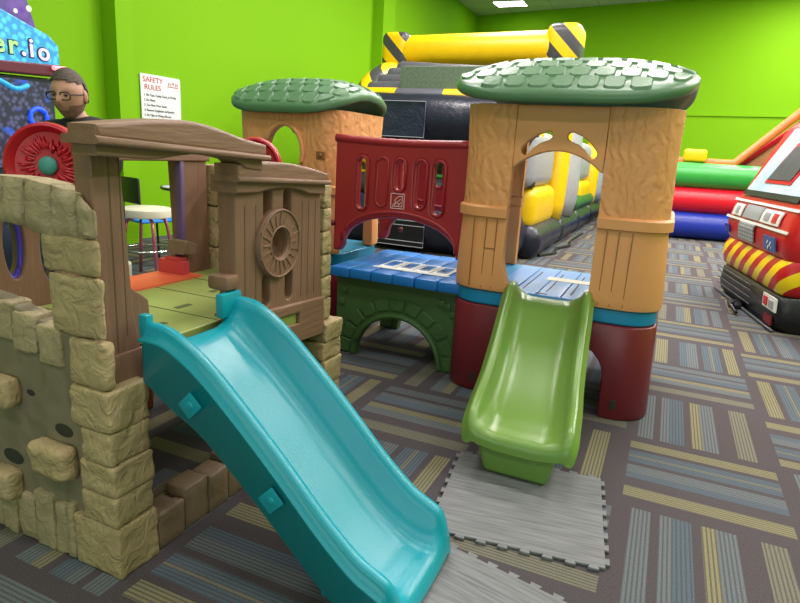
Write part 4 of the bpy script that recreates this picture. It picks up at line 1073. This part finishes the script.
patch('tail_plate', -.02, .16, .17, .28, M['white'], .02); patch('tail_lens', .09, .14, .19, .26, M['red_v'], .028, 'small red lens'); patch('tail_lens', .01, .065, .19, .25, M['grey_v'], .028)
patch('reflector', .02, .12, .05, .12, mat('deep red vinyl', (.20, .005, .01), .4), .02)
bm = bmesh.new()
for z in (.10, .16, .22, .27): tube(bm, [face_pt(.35+.08*k, z, .022) for k in range(9)], .006, 6)
tube(bm, [face_pt(-.02+.105*k, .02, .02) for k in range(11)], .012, 6); FP('piping', bm, M['dgrey_v'], True)
bm = bmesh.new(); bx(bm, .66, .78, 6.25, 6.45, .0, .06, .02); tube(bm, [(.72, 6.35, .05), (.66, 6.15, .06), (.70, 5.95, .03)], .014, 8); FP('anchor', bm, M['black'], True)

# ------------------------------------------------------------------ safety rules sign
sg = empty('safety_rules_sign', (-5.885, 5.88, 1.44), 'white sign headed SAFETY RULES in red on the green wall', 'sign')
sg_o = part('board', plate_mesh([[(5.57, 1.44), (6.21, 1.455), (6.21, 1.93), (6.19, 1.955), (5.57, 1.955)]], .015, .003, MX, -5.878), M['sign_paper'], sg)
XR_ = -5.877
bm = bmesh.new()
for s, y, z, sz in (('SAFETY', 5.60, 1.865, .085), ('RULES', 5.62, 1.78, .085)): join_mesh(bm, text_mesh(s, sz, shift(MX, y, z), XR_, sx=1.12))
part('title', bm, M['red_ink'], sg, label='red lettering SAFETY RULES')
bm = bmesh.new()
for i, s in enumerate(('1. No Toys, Candy, Food, or Drinks', '2. No Shoes', '3. You Must Wear Socks', '4. Remove Eyeglasses and Jewelry', '5. No Flips or Diving Allowed')):
    join_mesh(bm, text_mesh(s, .040, shift(MX, 5.61, 1.705-i*.058), XR_, sx=.88))
part('rule_lines', bm, M['ink'], sg, label='black lettering of the rules')
bm = bmesh.new(); join_mesh(bm, text_mesh('H', .06, shift(MX, 6.0, 1.855), XR_)); join_mesh(bm, text_mesh('H', .06, shift(MX, 6.06, 1.865), XR_)); join_mesh(bm, text_mesh('H', .06, shift(MX, 6.12, 1.855), XR_))
bx(bm, -5.878, -5.875, 5.99, 6.17, 1.84, 1.848); part('logo', bm, M['red_ink'], sg, label='red house-like emblem')

# ------------------------------------------------------------------ arcade cabinet
ac_ = empty('arcade_cabinet', (-4.9, 2.9, 0), 'tall arcade cabinet with a glowing er.io marquee and blue screen, left edge', 'arcade machine')
AP = lambda name, me, m, smooth=False, label=None: part(name, me, m, ac_, smooth, label)
AX = -4.6
AP('body', plate_mesh([[(2.2, 0), (3.50, 0), (3.50, 1.64), (2.2, 1.60)]], .6, .01, MX, AX-.03), mat('dark blue cabinet', (.01, .015, .05), .4))
def lit(name, c1, c2, scale, kind, strength, c3=None):
    k = NT(name); b = k.b; tc = k.n('ShaderNodeTexCoord')
    v = k.n('ShaderNodeTexVoronoi'); v.inputs['Scale'].default_value = scale; k.l(tc.outputs['Object'], v.inputs[0])
    r = k.n('ShaderNodeValToRGB'); e = r.color_ramp.elements; e[0].position = .25; e[0].color = (*c1, 1); e[1].position = .6; e[1].color = (*c2, 1); k.l(v.outputs['Distance'], r.inputs[0])
    o = r.outputs[0]
    if c3:
        nz = k.n('ShaderNodeTexNoise'); nz.inputs['Scale'].default_value = 7; k.l(tc.outputs['Object'], nz.inputs[0])
        r2 = k.n('ShaderNodeValToRGB'); r2.color_ramp.elements[0].position = .58; r2.color_ramp.elements[1].position = .68; k.l(nz.outputs[0], r2.inputs[0])
        o = k.mix(r2.outputs[0], o, c3)
    b.inputs['Base Color'].default_value = (.02, .02, .03, 1); k.l(o, b.inputs['Emission Color']); b.inputs['Emission Strength'].default_value = strength; b.inputs['Roughness'].default_value = .3
    return k.m
AP('screen', box(AX-.03, AX-.01, 2.25, 3.46, .95, 1.60), lit('hexagon patterned screen', (.12, .13, .28), (.012, .014, .05), 26, '', 1.0, (.02, .16, .95)), label='dark screen with a blue dotted pattern')
bm = bmesh.new(); tube(bm, [(AX, 2.95+.035*i, 1.555+.025*math.sin(i*.75)) for i in range(10)], .018, 8); AP('screen_trail', bm, mat('glowing blue', (.02, .35, .75), .5, 0, emit=.7), True, 'bright blue wavy trail on the screen')
bm = bmesh.new(); tube(bm, [Vector((AX, a, b)) for a, b in circ(3.33, 1.33, .07, 20)], .018, 8, closed=True); AP('screen_ring', bm, mat('glowing deep blue', (.01, .08, .8), .5, 0, emit=.8), True)
AP('marquee', plate_mesh([[(2.2, 1.66), (3.53, 1.74), (3.53, 1.885), (3.45, 1.955), (3.24, 2.02), (3.09, 2.07), (2.2, 2.10)]], .10, .008, MX, AX+.02), lit('bubble patterned marquee', (.10, .75, .95), (.02, .36, .72), 22, '', 1.6), label='glowing light blue marquee with a bubble pattern')
AP('topper', plate_mesh([[(2.2, 2.02), (3.09, 2.0), (3.25, 1.97), (3.40, 1.93), (3.33, 2.18), (3.16, 2.6), (2.2, 2.6)]], .08, .008, MX, AX-.02), lit('violet topper', (.16, .05, .36), (.09, .03, .26), 9, '', 1.6), label='violet top panel with pale dots')
bm = bmesh.new(); rd = random.Random(8)
dm = mat('pale dot print', (.75, .80, .60), .5, 0, emit=.5)
for i in range(9):
    bm = bmesh.new(); ball(bm, (AX+.018, 2.95+rd.random()*.36, 2.05+rd.random()*.3), .012+.016*rd.random(), .2, 1, 1); AP('topper_dot', bm, dm, True)
AP('marquee_rail', plate_mesh([[(2.2, 1.60), (3.51, 1.655), (3.54, 1.70), (3.53, 1.745), (2.2, 1.665)]], .14, .01, MX, AX+.04), mat('dark red rail', (.12, .005, .03), .4), label='dark red rail under the marquee')
bm = bmesh.new(); tube(bm, [(AX+.06, 3.44, 1.715), (AX+.06, 3.55, 1.72), (AX+.05, 3.62, 1.68), (AX+.03, 3.655, 1.60)], .018, 8); AP('neon_edge', bm, mat('pink neon', (1.0, .35, .40), .4, 0, emit=1.5), True, 'pink glowing corner of the rail')
def letter(s, y, z, size, m_, lab):
    back = text_mesh(s, size, shift(MX, y, z), AX+.022, .003, off=.012); AP('letter_edge', back, mat('black purple letter edge', (.02, .01, .06), .5), label='dark outline of the letter '+s)
    front = text_mesh(s, size, shift(MX, y, z), AX+.030, .003, off=.003); AP('letter', front, m_, label=lab)
LG = mat('lime letter', (.35, .8, .25), .5, .2, 20, emit=.8); LP = mat('pink violet letter', (.75, .55, .85), .5, .2, 20, emit=.8)
letter('e', 3.00, 1.775, .19, LG, 'lime letter e'); letter('r', 3.115, 1.775, .19, LG, 'lime letter r'); letter('.', 3.21, 1.775, .21, LP, 'pale violet dot')
letter('i', 3.275, 1.775, .19, LP, 'pale violet letter i'); letter('o', 3.345, 1.765, .18, LP, 'pale violet letter o')

# ------------------------------------------------------------------ seating by the wall
def stool(x, y, h, r, leg_m, lab):
    t = empty('bar_stool', (x, y, 0), lab, 'stool', 'stools by the wall')
    P = lambda n_, me, m, sm=True, l=None: part(n_, me, m, t, sm, l)
    bm = bmesh.new(); prof = [(0, h), (r*.9, h), (r*.98, h-.012), (r, h-.03), (r*.98, h-.075), (r*.9, h-.08), (0, h-.08)]
    n = 32; rings = [[bm.verts.new((x+a*math.cos(2*PI*i/n), y+a*math.sin(2*PI*i/n), z)) for i in range(n)] for a, z in prof if a > 0]
    for A_, B_ in zip(rings, rings[1:]):
        for i in range(n): bm.faces.new((A_[i], A_[(i+1) % n], B_[(i+1) % n], B_[i]))
    bm.faces.new(rings[0]); bm.faces.new(rings[-1]); P('seat', bm, M['cream'], 40)
    for i in range(4):
        a = PI/4+PI/2*i+.3; bm = bmesh.new()
        tube(bm, [(x+r*.45*math.cos(a), y+r*.45*math.sin(a), h-.085), (x+r*.72*math.cos(a), y+r*.72*math.sin(a), h-.11), (x+r*.80*math.cos(a), y+r*.80*math.sin(a), h-.17), (x+r*1.15*math.cos(a), y+r*1.15*math.sin(a), 0.012)], .0145, 10)
        P('leg', bm, leg_m)
    bm = bmesh.new(); tube(bm, [Vector((x+r*.98*math.cos(2*PI*i/28), y+r*.98*math.sin(2*PI*i/28), .27)) for i in range(28)], .011, 8, closed=True); P('foot_ring', bm, M['chrome'])
stool(-4.17, 3.95, .635, .22, M['pink_metal'], 'round cream bar stool with chrome legs, seen through the brown doorway')
def chair(x, y, rz, lab):
    t = empty('cafe_chair', (x, y, 0), lab, 'chair'); R_ = Matrix.Translation((x, y, 0)) @ Matrix.Rotation(rz, 4, 'Z')
    bm = bmesh.new(); bx(bm, -.22, .22, -.21, .21, .44, .465, .012); bm.transform(R_); part('seat', bm, M['blue_seat'], t, 30, 'blue seat')
    bm = bmesh.new(); bx(bm, -.2, .2, .2, .225, .62, .86, .012); bm.transform(R_); part('backrest', bm, M['black'], t, 30)
    for a, b in ((-.19, -.18), (.19, -.18), (-.19, .2), (.19, .2)):
        bm = bmesh.new(); tube(bm, [(a*1.1, b*1.15, 0.01), (a, b, .44)]+([(a, b+.01, .84)] if b > 0 else []), .012, 8); bm.transform(R_); part('leg', bm, M['frame'], t)
chair(-4.62, 4.42, 2.9, 'black-legged chair with a bright blue seat behind the cream stool')
def table(x, y, h, r, lab):
    t = empty('cafe_table', (x, y, 0), lab, 'table')
    bm = bmesh.new(); cyl(bm, (x, y, h-.03), (x, y, h), r, seg=40); part('table_top', bm, M['lilac'], t)
    bm = bmesh.new(); tube(bm, [Vector((x+r*math.cos(2*PI*i/40), y+r*math.sin(2*PI*i/40), h-.012)) for i in range(40)], .015, 8, closed=True); part('edge_band', bm, M['frame'], t, True)
    bm = bmesh.new(); cyl(bm, (x, y, .03), (x, y, h-.03), .04); part('column', bm, M['frame'], t)
    bm = bmesh.new(); cyl(bm, (x, y, 0), (x, y, .03), .24, .2, seg=32); part('foot', bm, M['frame'], t)
table(-4.75, 5.30, .72, .42, 'round table with pale top and black edge behind the cream stool')
o = obj('napkin_box', box(-4.72, -4.50, 5.13, 5.25, .722, .77, .008), mat('lime box', (.35, .6, .08), .5)); tag(o, 'small lime green box on the pale round table', 'box')
def stool2():
    x, y = -4.05, 4.72
    t = empty('bar_stool', (x, y, 0), 'pale lilac-grey bar stool on black legs, partly behind the violet doorway post', 'stool')
    bm = bmesh.new(); cyl(bm, (x, y, .55), (x, y, .63), .20, seg=32); sd = part('seat', bm, M['lilac'], t, 40); add_bevel(sd, .015)
    for i in range(4):
        a = PI/4+PI/2*i; bm = bmesh.new(); tube(bm, [(x+.1*math.cos(a), y+.1*math.sin(a), .55), (x+.22*math.cos(a), y+.22*math.sin(a), .01)], .013, 8); part('leg', bm, M['frame'], t)
stool2()

# ------------------------------------------------------------------ the man
man = empty('person', (-2.87, 2.25, 0), 'bearded man in glasses and black T-shirt, seated, looking down to the left', 'person')
def skinned(name, joints, edges, root_i, m, sub=2):
    me = bpy.data.meshes.new(name); me.from_pydata([j[:3] for j in joints], edges, [])
    o = bpy.data.objects.new(name, me); COL.objects.link(o)
    o.modifiers.new('skin', 'SKIN'); 
    for i, j in enumerate(joints):
        sv = me.skin_vertices[0].data[i]; sv.radius = (j[3], j[4] if len(j) > 4 else j[3]); sv.use_root = (i == root_i)
    s = o.modifiers.new('sub', 'SUBSURF'); s.levels = sub; s.render_levels = sub
    dg = bpy.context.evaluated_depsgraph_get(); out = bpy.data.meshes.new_from_object(o.evaluated_get(dg)); bpy.data.objects.remove(o); bpy.data.meshes.remove(me)
    out.materials.clear(); return out
mx, my = -2.885, 2.345
FWD = Vector((.08, -.997, 0)).normalized()     # where the chest points (towards the camera, a little left)
SID = Vector((-FWD.y, FWD.x, 0))              # his left
def mp_(s, f, z): p = Vector((mx, my, 0))+SID*s+FWD*f; return (p.x, p.y, z)
hipz = .735
J = [(*mp_(0, -.02, hipz), .115, .11), (*mp_(0, -.02, hipz+.20), .125, .11), (*mp_(0, .0, hipz+.38), .16, .115), (*mp_(0, .02, hipz+.52), .13, .10),
     (*mp_(0, .04, hipz+.585), .050), (*mp_(0, .06, hipz+.62), .048),
     (*mp_(.17, .02, hipz+.50), .065), (*mp_(.19, .06, hipz+.28), .050), (*mp_(.16, .24, hipz+.16), .040), (*mp_(.17, .30, hipz+.14), .030),
     (*mp_(-.17, .02, hipz+.50), .065), (*mp_(-.25, .02, hipz+.28), .052), (*mp_(-.22, .22, hipz+.16), .040), (*mp_(-.19, .30, hipz+.14), .030),
     (*mp_(.05, .02, hipz), .085), (*mp_(.05, .36, hipz+.0), .075), (*mp_(.06, .34, .30), .055), (*mp_(.06, .32, .09), .045), (*mp_(.06, .44, .05), .04),
     (*mp_(-.10, .02, hipz), .10), (*mp_(-.13, .40, hipz+.0), .075), (*mp_(-.13, .36, .30), .055), (*mp_(-.13, .34, .09), .045), (*mp_(-.14, .46, .05), .04)]
E_ = [(0, 1), (1, 2), (2, 3), (3, 4), (4, 5), (3, 6), (6, 7), (7, 8), (8, 9), (3, 10), (10, 11), (11, 12), (12, 13), (0, 14), (14, 15), (15, 16), (16, 17), (17, 18), (0, 19), (19, 20), (20, 21), (21, 22), (22, 23)]
JB = [(*j[:3], *[q*(.80 if i in (0, 1, 2, 3, 6, 10) else .9 if i == 4 else 1) for q in j[3:]]) for i, j in enumerate(J)]
body_me = skinned('body', JB, E_, 0, M['skin'])
# head
HC = Vector(mp_(0.0, .085, hipz+.690))
HF = Vector((.36, -.90, -.20)).normalized(); HS = Vector((0, 0, 1)).cross(HF).normalized(); HU = HF.cross(HS).normalized()
HR = Matrix((HS, HF, HU)).transposed()        # local x = his left, y = face direction, z = up
def head_shape():
    bm = bmesh.new(); bmesh.ops.create_uvsphere(bm, u_segments=40, v_segments=28, radius=1)
    for v in bm.verts:
        x, y, z = v.co
        sx = .078; sy = .098; sz = .122
        if z < 0: sx *= 1-.30*(-z)**1.5; sy *= 1-.12*(-z)
        X, Y, Z = x*sx, y*sy, z*sz
        if y > 0:
            Y -= .012*math.exp(-((Z-.012)/.018)**2)*math.exp(-((abs(X)-.032)/.02)**2)           # eye sockets
            Y += .030*math.exp(-((Z+.018)/.020)**2)*math.exp(-(X/.012)**2)+.012*math.exp(-((Z-.008)/.02)**2)*math.exp(-(X/.01)**2)  # nose
            Y += .006*math.exp(-((Z+.055)/.010)**2)*math.exp(-(X/.024)**2)                       # lips
            Y += .010*math.exp(-((Z+.10)/.018)**2)*math.exp(-(X/.025)**2)                        # chin
            Y += .005*math.exp(-((Z-.035)/.012)**2)                                              # brow
        v.co = (X, Y, Z)
    for s in (-1, 1):     # ears
        t = bmesh.new(); ball(t, (s*.078, -.008, -.005), .03, .35, .62, 1.1, 14, 10)
        me = bpy.data.meshes.new('e'); t.to_mesh(me); t.free(); join_mesh(bm, me)
    return bm
def place(bm):
    for v in bm.verts: v.co = HC+HR @ v.co
    return bm
bm = place(head_shape()); bm.from_mesh(body_me)
hb = part('body', bm, M['skin'], man, True)
# shirt and trousers as slightly larger skins
_shr = {0, 1, 2, 3, 6, 10}
JS = [(*j[:3], *[r+.026 for r in j[3:]]) for j in J]
shirt_i = [0, 1, 2, 3, 4, 6, 7, 10, 11]; mp2 = {a: b for b, a in enumerate(shirt_i)}
_sh = skinned('shirt', [(*mp_(0, .02, hipz+.570), .088) if i == 4 else JS[i] for i in shirt_i], [(mp2[a], mp2[b]) for a, b in E_ if a in mp2 and b in mp2], 0, None)
bm = bmesh.new(); bm.from_mesh(_sh); ball(bm, mp_(0, .0, hipz+.498), .1, 2.2, 1.3, .98, 28, 16)
part('shirt', bm, M['cloth'], man, True, 'black T-shirt')
tr_i = [0, 14, 15, 16, 17, 19, 20, 21, 22]; mp3 = {a: b for b, a in enumerate(tr_i)}
part('trousers', skinned('trousers', [JS[i] for i in tr_i], [(mp3[a], mp3[b]) for a, b in E_ if a in mp3 and b in mp3], 0, None), M['jean'], man, True, 'dark trousers')
for s in (17, 22):
    bm = bmesh.new(); p0 = Vector(J[s][:3]); p1 = Vector(J[s+1][:3]); q = FWD
    ball(bm, ((p0+p1)/2+Vector((0, 0, -.01)))[:], .06, 1.0, 1.0, .8); 
    for v in bm.verts: d = v.co-(p0+p1)/2; f = d.dot(q); v.co += q*f*1.1; v.co.z = max(v.co.z, .005)
    part('shoe', bm, M['black'], man, True, 'dark shoe')
for s, jj in ((1, 9), (-1, 13)):      # hands: palm and five curled fingers
    b0 = Vector(J[jj][:3]); dirn = (Vector(J[jj][:3])-Vector(J[jj-1][:3])).normalized(); sd_ = SID*(-s)
    JJ = [(*b0, .026, .018), (*(b0+dirn*.05), .034, .016), (*(b0+dirn*.085), .034, .014)]; EE = [(0, 1), (1, 2)]
    for k, L in enumerate((.07, .08, .075, .06)):
        o_ = sd_*(.026-.0175*k); base = b0+dirn*.085+o_; i0 = len(JJ)
        JJ += [(*base, .009), (*(base+dirn*L*.5+Vector((0, 0, -.006))), .008), (*(base+dirn*L*.85+Vector((0, 0, -.026))), .007)]
        EE += [(2, i0), (i0, i0+1), (i0+1, i0+2)]
    i0 = len(JJ); th_ = b0+dirn*.03+sd_*.034; JJ += [(*th_, .010), (*(th_+dirn*.03+sd_*.016), .009), (*(th_+dirn*.055+sd_*.014), .008)]; EE += [(0, i0), (i0, i0+1), (i0+1, i0+2)]
    part('hand', skinned('hand', JJ, EE, 0, None, 1), M['skin'], man, True)
# hair: short cap over the skull
bm = head_shape()
kill = [v for v in bm.verts if not ((v.co.z > .050+.35*max(0, v.co.y-.03) and v.co.y > -.01) or (v.co.y <= -.01 and v.co.z > -.045) ) or (abs(v.co.x) > .082)]
bmesh.ops.delete(bm, geom=kill, context='VERTS')
for v in bm.verts: v.co *= 1.075; v.co.z += .002
part('hair', place(bm), M['hair'], man, True, 'short brown hair')
bm = head_shape()
kill = [v for v in bm.verts if not (v.co.z < -.028-.012*max(0, 1-abs(v.co.x)/.04) and v.co.y > -.015 and not (abs(v.co.x) < .020 and -.064 < v.co.z < -.048)) or v.co.z < -.118 or abs(v.co.x) > .081]
bmesh.ops.delete(bm, geom=kill, context='VERTS')
for v in bm.verts: v.co *= 1.025
part('beard', place(bm), M['beard'], man, True, 'short brown beard')
bm = bmesh.new()
for s in (-1, 1):
    tube(bm, [Vector((s*.034+.027*math.copysign(abs(math.cos(2*PI*i/20))**.6, math.cos(2*PI*i/20)), .098-.0*i, .008+.018*math.copysign(abs(math.sin(2*PI*i/20))**.6, math.sin(2*PI*i/20)))) for i in range(20)], .0034, 6, closed=True)
    tube(bm, [(s*.061, .094, .014), (s*.079, .05, .012), (s*.080, -.01, .006)], .003, 6)
tube(bm, [(-.009, .100, .012), (.009, .100, .012)], .003, 6)
part('glasses', place(bm), M['frame'], man, True, 'dark-framed glasses')
bm = bmesh.new()
for s in (-1, 1): ball(bm, (s*.031, .083, .010), .010, 1, .6, .6, 12, 8)
part('eye', place(bm), mat('dark eye', (.04, .025, .02), .3), man, True)
def manstool():
    t = empty('bar_stool', (mx-FWD.x*.03, my-FWD.y*.03, 0), 'round stool under the seated man in the black T-shirt', 'stool')
    x, y = mx, my+.03
    bm = bmesh.new(); cyl(bm, (x, y, .455), (x, y, .53), .17, seg=28); part('seat', bm, M['cream'], t, 40)
    for i in range(4):
        a = PI/4+PI/2*i; bm = bmesh.new(); tube(bm, [(x+.1*math.cos(a), y+.1*math.sin(a), .455), (x+.19*math.cos(a), y+.19*math.sin(a), .01)], .013, 8); part('leg', bm, M['chrome'], t, True)
manstool()
